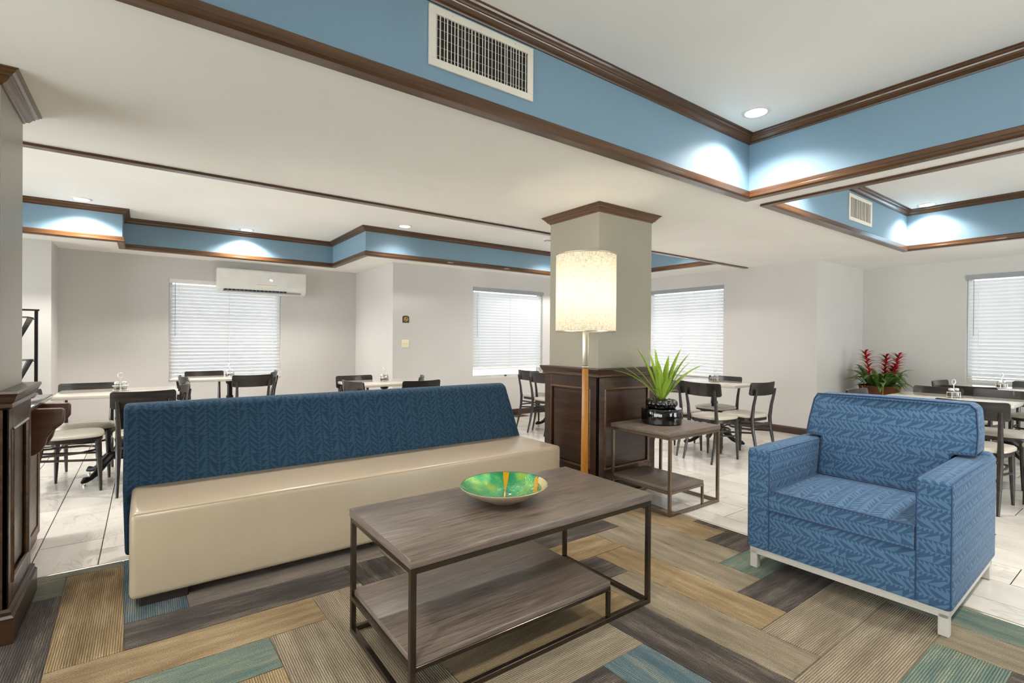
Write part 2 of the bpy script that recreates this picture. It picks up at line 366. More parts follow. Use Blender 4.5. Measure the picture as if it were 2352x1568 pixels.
for k, (pth, closed, zt) in enumerate(paths):
    pr = [(0, HC), (0, zt+.02), (-.02, zt+.02), (-.02, HC)]
    struct(MB().sweep(pth, pr, closed), 'wall_fascia' if k == 0 else 'wall_fascia.%03d' % k, 'blue_paint')
    tn += 1; struct(MB().sweep(pth, [(o, zt+z) for o, z in CROWN], closed), 'trim_%d' % tn, 'trim_wood', smooth=False)
    tn += 1
    if k == 2:  # the trim of the room side runs on past the tray to the window wall
        struct(MB().sweep(pth[1:], [(o, HC+z) for o, z in EDGE], False), 'trim_%d' % tn, 'trim_wood')
        tn += 1; struct(MB().sweep([(X0+.3, 4.07), (XV, 4.07)], [(o, HC+z) for o, z in EDGE], False), 'trim_%d' % tn, 'trim_wood')
    else:
        struct(MB().sweep(pth, [(o, HC+z) for o, z in EDGE], closed), 'trim_%d' % tn, 'trim_wood')

WZ0, WZ1 = .665, 2.165
WINS = [('y', YA, .262, 1.738, .668, 2.14), ('y', YJ, 4.335, 5.82, .657, 2.165), ('x', XV, 4.42, 5.90, .70, 2.20), ('x', XR, .34, 1.82, .765, 2.225)]
def wall(name, axis, pos, a, b, win=None, thick=.14, z1=2.5):
    mb = MB(); us = [a, b]; zs = [0, z1]
    if win: us += [win[0], win[1]]; zs += [win[2], win[3]]
    us = sorted(us); zs = sorted(zs)
    for i in range(len(us)-1):
        for j in range(len(zs)-1):
            u, z = (us[i]+us[i+1])/2, (zs[j]+zs[j+1])/2
            if win and win[0] < u < win[1] and win[2] < z < win[3]: continue
            if axis == 'y': mb.box((us[i], pos, zs[j]), (us[i+1], pos+thick, zs[j+1]))
            else: mb.box((pos, us[i], zs[j]), (pos+thick, us[i+1], zs[j+1]))
    return struct(mb, name, 'wall_paint')
wall('wall_service', 'y', YS, X0, -.905); 
struct(MB().box((-1.045, YS+.14, 0), (-.905, YA, 2.5)), 'wall_return', 'wall_paint')
wall('wall_back', 'y', YA, -.905, XJ, WINS[0][2:])
struct(MB().box((XJ, YJ+.14, 0), (XJ+.14, YA+.14, 2.5)), 'wall_jog', 'wall_paint')
wall('wall_middle', 'y', YJ, XJ, XV+.14, WINS[1][2:])
wall('wall_side', 'x', XV, 3.18, YJ, WINS[2][2:])
wall('wall_corner', 'y', 3.04, XV, XR+.14)
wall('wall_right', 'x', XR, Y0, 3.04, WINS[3][2:])
wall('wall_front', 'y', Y0-.14, X0, XR+.14, (2.6, 8.6, .12, 2.36))  # unseen wall put in to cut frontal daylight; its opening is added fill
WINF = thing('window_5', None, None, kind='structure')      # unseen glazing added to let in daylight fill from behind
for k in range(4):
    ua = 2.6+k*2.0; MB().box((max(2.6, ua-.03), Y0-.12, .12), (min(8.6, ua+.03), Y0-.04, 2.36)).build('mullion', 'gunmetal', WINF, False)
    if k < 3: MB().box((ua+.03, Y0-.083, .12), (ua+1.97, Y0-.077, 2.36)).build('pane', 'glass', WINF, False)
wall('wall_left', 'x', X0-.14, Y0-.14, YS+.14, (-4.2, 7.6, .12, 2.36))  # unseen wall; the long opening is added to light ceiling and back wall
WINL = thing('window_6', None, None, kind='structure')      # unseen glazing added to brighten the ceiling and back wall
for k in range(7):
    ua = -4.2+k*11.8/6; MB().box((X0-.12, max(-4.2, ua-.03), .12), (X0-.04, min(7.6, ua+.03), 2.36)).build('mullion', 'gunmetal', WINL, False)
    if k < 6: MB().box((X0-.083, ua+.03, .12), (X0-.077, ua+11.8/6-.03, 2.36)).build('pane', 'glass', WINL, False)
def baseb(name, axis, pos, a, b):
    mb = MB(); pr = [(0, 0), (-.014, 0), (-.014, .085), (-.008, .10), (0, .10)]
    if axis == 'y': mb.prism([(pos+u, z) for u, z in pr], a, b, 'x')
    else: mb.prism([(pos+u, z) for u, z in pr], a, b, 'y')
    struct(mb, name, 'dark_wood')
baseb('baseboard_back', 'y', YA, -.9, XJ-.0); baseb('baseboard_middle', 'y', YJ, XJ, XV-.015); baseb('baseboard_side', 'x', XV, 3.05, YJ); baseb('baseboard_right', 'x', XR, Y0, 3.02); baseb('baseboard_corner', 'y', 3.04, XV, XR-.015)
baseb('baseboard_jog', 'x', XJ, YJ, YA-.015)

# ------------------------------------------------------------------ floor: tile field and carpet planks
CX1, CY1 = 3.27, 3.68     # carpet stops here
fl = struct(MB().box((X0, Y0, -.06), (XR, YA, -.006)), 'floor', 'grout')
def px(x, y, z):
    v = Vector((x, y, z-CAM_H)); D = v.dot(FW)
    return (1176+1145.8*v.dot(RT)/D, 784-1145.8*v.dot(UP)/D, D) if D > .2 else (-9e9, -9e9, D)
TW, TL, G = .3085, .635, .0028
tiles = []
for k in range(-16, 19):
    xa = 3.485+TW*k; ph = (2.055-.2117*k) % TL
    for j in range(-5, 15):
        ya = ph+TL*j; a, b, c, d = xa+G, xa+TW-G, ya+G, ya+TL-G
        for (a2, b2, c2, d2) in (((a, min(b, CX1), max(c, CY1), d), (max(a, CX1), b, c, d)) if a < CX1 < b else (((a, b, max(c, CY1), d),) if b <= CX1 else ((a, b, c, d),))):
            a2 = max(a2, -2.2); b2 = min(b2, XR); d2 = min(d2, YA); c2 = max(c2, -1)
            mx_, my_ = (a2+b2)/2, (c2+d2)/2
            if b2-a2 < .02 or d2-c2 < .02 or not inroom(mx_, my_): continue
            X, Y, D = px(mx_, my_, 0)
            vis = -150 < X < 2500 and Y < 1700 and D > .3
            tiles.append((vis, D, a2, b2, c2, d2))
tiles.sort(key=lambda t_: (not t_[0], t_[1]))
shared = {}; rest = MB(); n_t = 0
for vis, D, a, b, c, d in tiles:
    if vis and n_t < 290:
        key = (round(b-a, 3), round(d-c, 3))
        if key not in shared: shared[key] = MB().rbox((0, 0, -.006), (b-a, d-c, 0), .0012, 1).mesh('tile', 'marble_tile', False)
        o = bpy.data.objects.new('tile', shared[key]); C.objects.link(o); o.parent = fl; o.location = (a, c, 0); n_t += 1
    else: rest.box((a, c, -.006), (b, d, 0))
o = rest.build('tile_field', 'marble_tile', fl, False); o['kind'] = 'stuff'
cp = struct(MB().box((X0, Y0, -.006), (CX1, CY1, .0005)), 'floor_carpet', 'carpet_back')
tn += 1; struct(MB().prism([(CX1-.008, .0), (CX1+.012, .0), (CX1+.008, .007), (CX1-.004, .008)], Y0, 2.87, 'y'), 'trim_%d' % tn, 'brushed_nickel')
tn += 1; struct(MB().prism([(CY1-.008, 0), (CY1+.012, 0), (CY1+.008, .006), (CY1-.004, .007)], -.47, 2.9, 'x'), 'trim_%d' % tn, 'brushed_nickel')
U_ = .2452; GX, GY = -.065, 2.6155      # herringbone of 4:1 planks, one unit per step
SH = lambda x, y: (GX+x*.2495-.05*(GY+y*U_-2.5)*max(0, min(1, .55+x*.06)), GY+y*U_)
COL = {('u', 0, 0): 'dark', ('u', -1, -1): 'tan', ('u', -2, -2): 'teal', ('u', 1, 1): 'grey', ('u', 2, 2): 'tan', ('v', 0, 5): 'blue', ('v', -1, 4): 'tan', ('v', -2, 3): 'dark', ('u', -5, 3): 'green', ('u', -4, 4): 'green',
       ('v', 1, -2): 'tan', ('v', 2, -1): 'beige', ('v', 3, 0): 'beige', ('v', 4, 1): 'dark', ('u', 7, -1): 'dark', ('u', 6, -2): 'tan', ('u', 5, -3): 'dark', ('u', 4, -4): 'tan', ('u', 3, -5): 'beige', ('u', 2, -6): 'dark',
       ('v', 9, -2): 'tan', ('v', 8, -3): 'beige', ('v', 7, -4): 'dark', ('v', 6, -5): 'blue', ('v', 10, -1): 'beige', ('v', 11, 0): 'beige', ('v', 12, 1): 'tan',
       ('u', 12, -4): 'dark', ('u', 11, -5): 'teal', ('u', 10, -6): 'dark', ('u', 9, -7): 'beige', ('u', 8, -8): 'beige', ('u', 7, -9): 'teal', ('v', 12, -7): 'teal', ('v', 11, -8): 'beige', ('v', 3, -8): 'grey'}
rnd = random.Random(3)
def plank(kind, i, j):
    # kind u: cells (i..i+4, j..j+1); kind v: column i, rows (j-4 .. j)
    if kind == 'u': x0, x1, y0, y1 = i, i+4, j, j+1
    else: x0, x1, y0, y1 = i, i+1, j-4, j
    q = [SH(x0, y0), SH(x1, y0), SH(x1, y1), SH(x0, y1)]
    q = [(max(X0, min(CX1-.006, x)), max(Y0, min(CY1-.006, y))) for x, y in q]
    if abs(q[1][0]-q[0][0]) < .02 or abs(q[3][1]-q[0][1]) < .02: return
    cxx = sum(p[0] for p in q)/4; cyy = sum(p[1] for p in q)/4
    if cxx < -1.4 or cyy < -.9: return
    c = COL.get((kind, i, j)) or rnd.choice(['tan', 'beige', 'dark', 'grey', 'beige', 'teal', 'dark'])
    g = .0008; q = [(x+(g if k in (0, 3) else -g), y+(g if k in (0, 1) else -g)) for k, (x, y) in enumerate(q)]
    e = .003; top = [(x+(e if k in (0, 3) else -e)*.4, y+(e if k in (0, 1) else -e)*.4, .0055) for k, (x, y) in enumerate(q)]
    me = bpy.data.meshes.new('carpet_plank'); me.from_pydata([(x, y, 0) for x, y in q]+top, [], [(4, 5, 6, 7), (0, 1, 5, 4), (1, 2, 6, 5), (2, 3, 7, 6), (3, 0, 4, 7)]); me.update()
    uvl = me.uv_layers.new(name='UVMap')
    for p in me.polygons:
        for li in p.loop_indices:
            v = me.vertices[me.loops[li].vertex_index].co
            uvl.data[li].uv = (v.x, v.y) if kind == 'u' else (v.y, v.x)
    me.materials.append(MATS['carpet_'+c]); o = bpy.data.objects.new('carpet_plank', me); C.objects.link(o); o.parent = cp
for r in range(-16, 8):
    for k in range(-3, 4):
        plank('u', r+8*k, r)
for cix in range(-14, 16):
    for k in range(-3, 4):
        # the v-plank of column i tops out where the u-plank to its upper left ends
        plank('v', cix, cix-3+8*k)

# ------------------------------------------------------------------ columns
def column(name, x0, x1, y0, y1, faces, lab):
    c = thing(name, lab, None, kind='structure'); del_ = None
    MB().box((x0, y0, .9), (x1, y1, HC)).build('shaft', 'column_paint', c, False)
    loop = [(x0, y0), (x0, y1), (x1, y1), (x1, y0)]      # travelled clockwise: left of travel is outside
    loop = loop[::1]
    def ring(name_, prof, mat='trim_wood'): return MB().sweep(loop, prof, True).build(name_, mat, c, False)
    k = .93
    ring('crown_molding', [(o*k*1.02, HC-.001+z*1.03) for o, z in CROWN])
    ring('chair_rail', [(0, 1.075), (.062, 1.075), (.066, 1.066), (.058, 1.050), (.052, 1.032), (.044, 1.022), (.046, 1.006), (.034, .998), (0, .998)], 'dark_wood')
    w = .03
    ring('wainscot', [(0, .998), (.012, .998), (.012, .0), (0, 0)], 'dark_wood')
    ring('plinth', [(0, 0), (.052, 0), (.052, .115), (.044, .125), (.044, .14), (.034, .15), (0, .15)], 'dark_wood')
    # framed panels: stiles and rails stand proud, a bead runs round the recess
    for f in faces:
        if f == 'y0': a, b, fn = x0-w, x1+w, lambda u, d, z: (u, y0-d, z)
        elif f == 'x0': a, b, fn = y0-w, y1+w, lambda u, d, z: (x0-d, u, z)
        elif f == 'x1': a, b, fn = y0-w, y1+w, lambda u, d, z: (x1+d, u, z)
        st = .09
        def slab(nm, ua, ub, za, zb, d0=.012, d1=w):
            p, q = fn(ua, d0, za), fn(ub, d1, zb)
            MB().rbox([min(p[i], q[i]) for i in range(3)], [max(p[i], q[i]) for i in range(3)], .002, 1).build(nm, 'dark_wood', c, False)
        slab('stile', a, a+st, .15, .998); slab('stile', b-st, b, .15, .998); slab('rail', a+st, b-st, .90, .998); slab('rail', a+st, b-st, .15, .235)
        slab('panel', a+st+.02, b-st-.02, .255, .88, .010, .016)
        bead = [fn(a+st, w-.004, .235), fn(b-st, w-.004, .235), fn(b-st, w-.004, .90), fn(a+st, w-.004, .90)]
        mbb = MB()
        for i in range(4): mbb.tube([bead[i], bead[(i+1) % 4]], .011, 8)
        mbb.build('panel_molding', 'trim_wood', c)
    return c
column('wall_column', 3.025, 3.705, 2.913, 3.527, ('y0', 'x0'), 'square grey column with dark wood wainscot behind the floor lamp')
column('wall_column.001', -1.25, -.50, 3.0, 3.47, ('y0', 'x1'), 'grey column with dark wood wainscot cut by the left edge of the picture')

# ------------------------------------------------------------------ windows and blinds
WLAB = ['under the air conditioner', 'between the switch plate and the column', 'right of the column behind the spiky plant', 'on the right wall beside the red flowers']
for wi, (ax, pos, a, b, z0, z1) in enumerate(WINS):
    w = thing('window_%d' % (wi+1), None, None, kind='structure')
    def Q(u, d, z): return (u, pos+d, z) if ax == 'y' else (pos+d, u, z)
    def slab(nm, ua, ub, d0, d1, za, zb, mat, par=w, r=0, smooth=False):
        p, q = Q(ua, d0, za), Q(ub, d1, zb); lo = [min(p[i], q[i]) for i in range(3)]; hi = [max(p[i], q[i]) for i in range(3)]
        mbx = MB().rbox(lo, hi, r, 1) if r else MB().box(lo, hi)
        return mbx.build(nm, mat, par, smooth)
    f = .045
    for (ua, ub, za, zb) in ((a, a+f, z0, z1), (b-f, b, z0, z1), (a+f, b-f, z0, z0+f), (a+f, b-f, z1-f, z1)):
        slab('window_frame', ua, ub, .085, .135, za, zb, 'white_plastic')
    for (ua, ub) in ((a+f, b-f),): slab('pane', ua, ub, .108, .114, z0+f, z1-f, 'dimming_glass')
    slab('latch', (a+b)/2-.05, (a+b)/2-.01, .07, .085, z0+.018, z0+.035, 'black_plastic')
    bl = thing('venetian_blind', 'white slatted venetian blind in the window '+WLAB[wi], 'blind', Q((a+b)/2, .04, z1), 0, 'venetian blinds')
    def bs(*args, **kw):
        o = slab(*args, par=bl, **kw); o.data.transform(Matrix.Translation(-Vector(bl.location))); return o
    bot = {0: z0+.02, 1: z0+.15, 2: z0+.02, 3: z0+.06}[wi]
    bs('headrail', a+.006, b-.006, .015, .065, z1-.05, z1-.002, 'white_plastic')
    bs('valance', a-(.0 if wi == 0 else .012)+.004, b+(.0 if wi == 0 else .012)-.004, -.012 if wi else .004, .008, z1-.06, z1+.006, 'white_plastic' if wi == 0 else 'valance_shaded')  # grey on the other windows puts the valance's shade into its colour
    n = 27; pitch = (z1-.075-bot-.03)/n; me = None; ca, sa = math.cos(math.radians(68)), math.sin(math.radians(68))
    for k in range(n):
        zc = z1-.085-pitch*(k+.3)
        if me is None:
            mb = MB(); L = (b-a)/2-.008; rows = []
            for i in range(5):
                s_ = (i/4-.5)*.051; cr = .003*(1-(2*(i/4)-1)**2)
                rows.append((s_*ca-cr*sa, -s_*sa*-1+cr*ca))     # (depth, z): inner edge high
            vs = []
            for (d_, z_) in rows:
                for u in (-L, L): vs.append((u, -d_, z_) if ax == 'y' else (-d_, u, z_))
            mb.add(vs, [(2*i, 2*i+1, 2*i+3, 2*i+2) for i in range(4)]); me = mb.mesh('slat', 'slat_white', True, angle=80)
        o = bpy.data.objects.new('slat', me); C.objects.link(o); o.parent = bl; o.location = (0, 0, zc-z1)
    bs('bottom_rail', a+.008, b-.008, .018, .062, bot, bot+.022, 'white_plastic', r=.004)
    for u in (a+.12, (a+b)/2+.02, b-.12):
        mb = MB()
        for d_ in (-.0285, .0285): mb.tube([Vector(Q(u, .04+d_, bot+.02))-Vector(bl.location), Vector(Q(u, .04+d_, z1-.05))-Vector(bl.location)], .0028, 5)
        mb.build('ladder_cord', 'white_plastic', bl)
    if wi != 2:
        uw = (a+.075) if ax == 'y' else (b-.075)
        MB().tube([Vector(Q(uw, .0, z1-.06))-Vector(bl.location), Vector(Q(uw, -.012, z1-.82))-Vector(bl.location)], .004, 6).build('tilt_wand', 'grey_plastic', bl)

# ------------------------------------------------------------------ recessed lights, plus unseen ones added as fill
def downlight(x, y, z, label, p=1.0, r=.085):
    t_ = thing('recessed_light', label, 'ceiling light', (x, y, z), 0, 'recessed ceiling lights')
    MB().lathe([(r*.80, -.004), (r*.84, -.009), (r*1.06, -.006), (r*1.12, 0), (r*.78, .0)], n=32, cap=False).build('trim_ring', 'white_plastic', t_)
    MB().lathe([(r*.81, -.003), (r*.5, -.0045), (.002, -.005)], n=32, cap=False).build('lens', 'downlight_lens', t_)
    ld = bpy.data.lights.new('downlight', 'SPOT'); ld.energy = DOWN_W*p; ld.spot_size = math.radians(136); ld.spot_blend = .6; ld.shadow_soft_size = .05; ld.color = (1, .955, .9)
    lo = bpy.data.objects.new('downlight_lamp', ld); C.objects.link(lo); lo.parent = t_; lo.location = (0, 0, -.03)
    return t_
LIGHTS = [(3.425, 1.81, HT, 'round recessed light in the corner of the nearest tray ceiling', 0.68), (7.30, 1.83, HT, 'round recessed light in the far corner of the right tray ceiling', 0.6),
          (-.572, 7.20, HT3, 'leftmost recessed light above the dining area', 1.3), (1.128, 7.80, HT3, 'recessed light above the air conditioner', 1.3), (2.78, 6.22, HT3, 'recessed light left of the column over the dining area', 0.22),
          (4.45, 1.72, HT, 'recessed light in the near left corner of the right tray ceiling', 0.65), (-.6, .8, HT, 'added recessed fill light at the left of the tray over the coffee table'), (3.35, -.2, HT, 'added recessed fill light over the armchair side of the lounge tray'),  # last two are out of view, added to brighten the lounge
          (1.7, -.3, HT, 'added recessed fill light in the middle of the lounge tray'), (-.9, -.1, HT, 'added recessed fill light over the walkway end of the lounge tray'), (-.9, 4.5, HT3, 'added recessed fill light at the near left edge of the dining tray'), (1.1, 4.5, HT3, 'added recessed fill light over the sofa back in the dining tray'),  # all unseen, added as fill for ceiling and walls
          (3.0, 4.5, HT3, 'added recessed fill light at the near edge of the dining tray left of the column', 0.55), (4.8, 4.5, HT3, 'added recessed fill light at the near edge of the dining tray behind the column', 0.6), (6.15, 4.5, HT3, 'added recessed fill light at the near right corner of the dining tray', 0.35),  # out of view, added to lift the dining side
          (5.5, 6.15, HT3, 'added recessed fill light at the far edge of the dining tray behind the column', 0.5), (6.15, 6.1, HT3, 'added recessed fill light at the far right corner of the dining tray', 0.5), (4.5, -.3, HT, 'added recessed fill light at the near edge of the right tray', 0.5), (7.1, -.3, HT, 'added recessed fill light at the window side of the right tray', 0.6)]  # none of these is visible; added as extra fill
for l_ in LIGHTS: downlight(*l_)
t_ = thing('smoke_detector', 'small white smoke detector on the dining ceiling beside the column', 'smoke detector', (4.80, 5.66, HT3))
MB().lathe([(.07, 0), (.07, -.018), (.052, -.04), (.045, -.045), (.001, -.047)], n=24, cap=False).build('housing', 'white_plastic', t_)
MB().lathe([(.054, -.036), (.056, -.039), (.050, -.044), (.047, -.043)], n=24, cap=False).build('vent_ring', 'black_plastic', t_)

# ------------------------------------------------------------------ air vents
def vent(x0, x1, z0, z1, y, label):
    t_ = thing('air_vent', label, 'air vent', ((x0+x1)/2, y, z0), 0, 'wall air vents')
    w, h = (x1-x0)/2, z1-z0; f = .036
    for nm, a, b in (('frame', (-w, -.012, 0), (w, 0, f)), ('frame', (-w, -.012, h-f), (w, 0, h)), ('frame', (-w, -.012, f), (-w+f, 0, h-f)), ('frame', (w-f, -.012, f), (w, 0, h-f))):
        MB().rbox(a, b, .002, 1).build(nm, 'white_metal', t_, False)
    MB().box((-w+f, -.002, f), (w-f, -.0005, h-f)).build('backing', 'vent_dark', t_, False)
    nl = 28; me = None
    for k in range(nl):
        xk = -w+f+(2*w-2*f)*(k+.5)/nl
        if me is None: me = MB().box((-.0014, -.0115, f), (.0014, -.0015, h-f)).xf(Matrix.Rotation(0, 4, 'Z')).mesh('louver', 'white_metal', False)
        o = bpy.data.objects.new('louver', me); C.objects.link(o); o.parent = t_; o.location = (xk, 0, 0); o.rotation_euler = (0, 0, math.radians(-38+random.uniform(-16, 22)))
    for k in range(5): 
        zk = f+(h-2*f)*(k+.5)/5; MB().box((-w+f, -.003, zk-.0015), (w-f, -.0022, zk+.0015)).build('rear_bar', 'grey_plastic', t_, False)
    for sx in (-.6, .6):
        for zz in (f*.45, h-f*.45): MB().lathe([(.004, 0), (.003, .0025), (.0005, .003)], n=8, cap=False).xf(Matrix.Translation((sx*w, -.012, zz)) @ Matrix.Rotation(PI/2, 4, 'X')).build('screw', 'chrome', t_)
vent(1.03, 1.634, 2.558, 2.834, 2.065, 'large white louvered vent on the blue fascia at top centre')
vent(5.72, 6.325, 2.55, 2.82, 2.065, 'white louvered vent in the small blue tray at right')

# ------------------------------------------------------------------ air conditioner, sign, switch
ac = thing('air_conditioner', 'white wall-mounted split air conditioner above the left window', 'air conditioner', (1.45, YA, 1.967))
prof = [(0, 0.0), (-.10, 0.0), (-.17, .018), (-.205, .06), (-.215, .12), (-.21, .34), (-.195, .365), (0, .365)]
MB().prism(prof, -.615, .615, 'x', .012, 2).build('housing', 'white_plastic', ac)
MB().prism([(-.195, .030), (-.206, .048), (-.100, .012), (-.105, .004)], -.54, .54, 'x').build('outlet', 'grey_plastic', ac, False)
for k in range(16):
    MB().box((-.53+k*.054, -.212, .040), (-.53+k*.054+.044, -.203, .060)).build('louver_slot', 'dark_slot', ac, False)
MB().box((-.10, -.2165, .142), (.18, -.2145, .147)).build('accent_line', 'gold', ac, False)
for a, b in (((.085, .205), (.09, .235)), ((.105, .205), (.11, .235)), ((.085, .23), (.11, .236)), ((.12, .205), (.125, .23))):
    MB().box((a[0], -.2165, a[1]), (b[0], -.2145, b[1])).build('display', 'display_glow', ac, False)
sg = thing('no_smoking_sign', 'small dark arched no-smoking plaque above the switch plate', 'sign', (3.145, YJ, 1.55))
ol = [(-.053, 0), (.053, 0), (.053, .085)]+[(.053*math.cos(a), .085+.022*math.sin(a)) for a in [PI*i/8 for i in range(1, 8)]]+[(-.053, .085)]
MB().prism(ol, -.008, 0, 'y', .002, 1).build('plaque', 'plaque_dark', sg, False)
MB().tube([(.029*math.cos(2*PI*i/24), -.009, .053+.029*math.sin(2*PI*i/24)) for i in range(24)], .003, 6, True).build('ring', 'gold', sg)
MB().tube([(-.02, -.009, .073), (.02, -.009, .033)], .003, 6).build('slash', 'gold', sg)
MB().tube([(-.018, -.009, .053), (.018, -.009, .049)], .0025, 6).build('cigarette', 'cream_plastic', sg)
sw = thing('light_switch', 'cream double light switch plate on the wall', 'light switch', (3.14, YJ, 1.178))
MB().rbox((-.06, -.007, 0), (.06, 0, .12), .003, 2).build('plate', 'cream_plastic', sw)
for sx in (-.023, .023): MB().prism([(-.007, .05), (-.018, .066), (-.007, .072)], sx-.005, sx+.005, 'x', .001, 1).build('toggle', 'white_plastic', sw, False)

# ------------------------------------------------------------------ banquette sofa
sf = thing('sofa', 'long cream vinyl bench sofa with blue patterned back', 'sofa', (1.3, 3.35, 0))
inv = Matrix.Translation((-1.3, -3.35, 0))
MB().rbox((-.06, 2.94, .062), (2.65, 3.56, .475), .028, 3).xf(inv).build('seat', 'cream_vinyl', sf)
MB().tube([(-.04, 2.9505, .4665), (2.63, 2.952, .466)], .003, 6).xf(inv).build('seam', 'seam_thread', sf)
bp = [(3.46, .12), (3.465, .47), (3.585, .90), (3.625, .925), (3.70, .92), (3.735, .89), (3.78, .47), (3.79, .062), (3.60, .062), (3.50, .09)]
mb = MB().prism(bp, -.10, 2.645, 'x', .022, 3)
mb.v = [(x - (.075*max(0, z-.47)/.45 if x > 2.5 else 0) + (.0 if x > 0 else .01*(z < .3)), y, z) for x, y, z in mb.v]
mb.xf(inv).build('backrest', 'sofa_fabric', sf, angle=60)
for xx in (-.02, 2.42):
    for yy in (3.0, 3.60): MB().rbox((xx, yy, 0), (xx+.20, yy+.09, .066), .004, 1).xf(inv).build('leg', 'dark_block', sf, False)

# ------------------------------------------------------------------ metal and wood tables
def box_table(name, label, x0, x1, y0, y1, zt, th, shelf_x1, shelf_z, leg, metal):
    t_ = thing(name, label, 'table', ((x0+x1)/2, (y0+y1)/2, 0)); I = Matrix.Translation((-(x0+x1)/2, -(y0+y1)/2, 0))
    def bar(nm, a, b): MB().rbox(a, b, .0015, 1).xf(I).build(nm, metal, t_, False)
    MB().rbox((x0, y0, zt-th), (x1, y1, zt), .004, 2).xf(I).build('tabletop', 'grey_wood', t_)
    e = .004; xa, xb, ya, yb = x0+e, x1-e, y0+e, y1-e
    for X in (xa, xb-leg):
        for Y in (ya, yb-leg): bar('leg', (X, Y, 0), (X+leg, Y+leg, zt-th))
    zr = zt-th
    bar('apron', (xa+leg, ya, zr-.022), (xb-leg, ya+leg, zr)); bar('apron', (xa+leg, yb-leg, zr-.022), (xb-leg, yb, zr)); bar('apron', (xa, ya+leg, zr-.022), (xa+leg, yb-leg, zr)); bar('apron', (xb-leg, ya+leg, zr-.022), (xb, yb-leg, zr))
    bar('floor_rail', (xa+leg, ya, .004), (xb-leg, ya+leg, .004+leg)); bar('floor_rail', (xa+leg, yb-leg, .004), (xb-leg, yb, .004+leg)); bar('floor_rail', (xa, ya+leg, .004), (xa+leg, yb-leg, .004+leg)); bar('floor_rail', (xb-leg, ya+leg, .004), (xb, yb-leg, .004+leg))
    sl = .018
    MB().rbox((xa+leg*.6, ya+.004, shelf_z-.026), (shelf_x1, yb-.004, shelf_z), .004, 2).xf(I).build('shelf', 'grey_wood', t_)
    bar('shelf_rail', (xa+leg, ya+.002, shelf_z-.026-sl), (shelf_x1, ya+.002+sl, shelf_z-.026)); bar('shelf_rail', (xa+leg, yb-.002-sl, shelf_z-.026-sl), (shelf_x1, yb-.002, shelf_z-.026)); bar('shelf_rail', (shelf_x1-sl, ya+.002+sl, shelf_z-.026-sl), (shelf_x1, yb-.002-sl, shelf_z-.026)); bar('shelf_rail', (xa, ya+leg, shelf_z-.026-sl), (xa+leg, yb-leg, shelf_z-.026))
    for Y in (ya+.002, yb-.002-sl): bar('shelf_leg', (shelf_x1-sl, Y, .004+leg), (shelf_x1, Y+sl, shelf_z-.026-sl))
    return t_
box_table('coffee_table', 'low grey wood coffee table with dark metal frame and lower shelf', .735, 2.035, 1.58, 2.22, .552, .036, 1.745, .193, .022, 'gunmetal')
box_table('end_table', 'square grey wood end table with bronze metal frame beside the column', 3.115, 3.775, 2.262, 2.85, .628, .034, 3.555, .212, .022, 'bronze_metal')

# bowl on the coffee table
bw = thing('decorative_bowl', 'shallow green and gold enamel bowl on the coffee table', 'bowl', (1.36, 1.905, .552), .35)
def bowl_pt(r, th, lift=0):
    R_ = .208; q = r/R_; z = .006+.074*q**2.2+lift
    return (r*math.cos(th)*1.03, r*math.sin(th)*.96, z)
NR, NA = 14, 96
def sector(th0, th1, r0, r1, lift, mat, nm, seg):
    mb = MB(); vs = []; fs = []
    for i in range(NR+1):
        for j in range(seg+1): vs.append(bowl_pt(r0+(r1-r0)*i/NR, th0+(th1-th0)*j/seg, lift))
    for i in range(NR):
        for j in range(seg): a = i*(seg+1)+j; fs.append((a, a+1, a+seg+2, a+seg+1))
    return mb.add(vs, fs).build(nm, mat, bw, angle=80)
sector(0, 2*PI, .001, .206, .003, 'bowl_green', 'glaze', NA)
prof = [(.001, 0), (.06, 0), (.075, .004)]+[(r, bowl_pt(r, 0)[2]-.003) for r in (.10, .13, .16, .185, .208)]+[(.2095, .081), (.2065, .083)]
MB().lathe(prof, n=64, cap=False).xf(Matrix.Diagonal((1.03, .96, 1, 1))).build('shell', 'bowl_outer', bw, angle=60)
def seam(pts, w, nm, mat):
    mb = MB(); vs = []; fs = []
    for i, (x, y, ww) in enumerate(pts):
        x2, y2 = pts[min(i+1, len(pts)-1)][:2]; x1_, y1_ = pts[max(i-1, 0)][:2]; d = Vector((x2-x1_, y2-y1_)).normalized(); nn = Vector((-d.y, d.x))*ww
        for s_ in (-1, 1):
            X, Y = x+nn.x*s_, y+nn.y*s_; r_ = min(.2055, math.hypot(X/1.03, Y/.96)); th = math.atan2(Y/.96, X/1.03); vs.append(bowl_pt(r_, th, .0048))
    for i in range(len(pts)-1): fs.append((2*i, 2*i+1, 2*i+3, 2*i+2))
    mb.add(vs, fs).build(nm, mat, bw, angle=80)
dirn = lambda a, r: (r*math.cos(a), r*math.sin(a))
ang = math.radians(52)-.35
pa = [(*dirn(ang, r), w) for r, w in ((.205, .016), (.17, .013), (.13, .007), (.09, .002), (.05, .003), (.02, .003), (-.02, .004))]
seam(pa, 0, 'gold_seam', 'bowl_gold')
a2 = math.radians(-128)-.35
seam([(*dirn(ang, -.02), .003), (*dirn(a2, .07), .003), (*dirn(a2+.1, .12), .006), (*dirn(a2+.35, .175), .011), (*dirn(a2+.55, .2), .012)], 0, 'gold_seam', 'bowl_gold')
a3 = math.radians(-36)-.35
seam([(*dirn(a3-.75, .2), .004), (*dirn(a3-.45, .165), .008), (*dirn(a3, .145), .011), (*dirn(a3+.4, .165), .010), (*dirn(a3+.7, .204), .007)], 0, 'gold_seam', 'bowl_gold')
sector(a3-.62, a3+.58, .178, .2055, .0045, 'bowl_cream', 'cream_patch', 20)

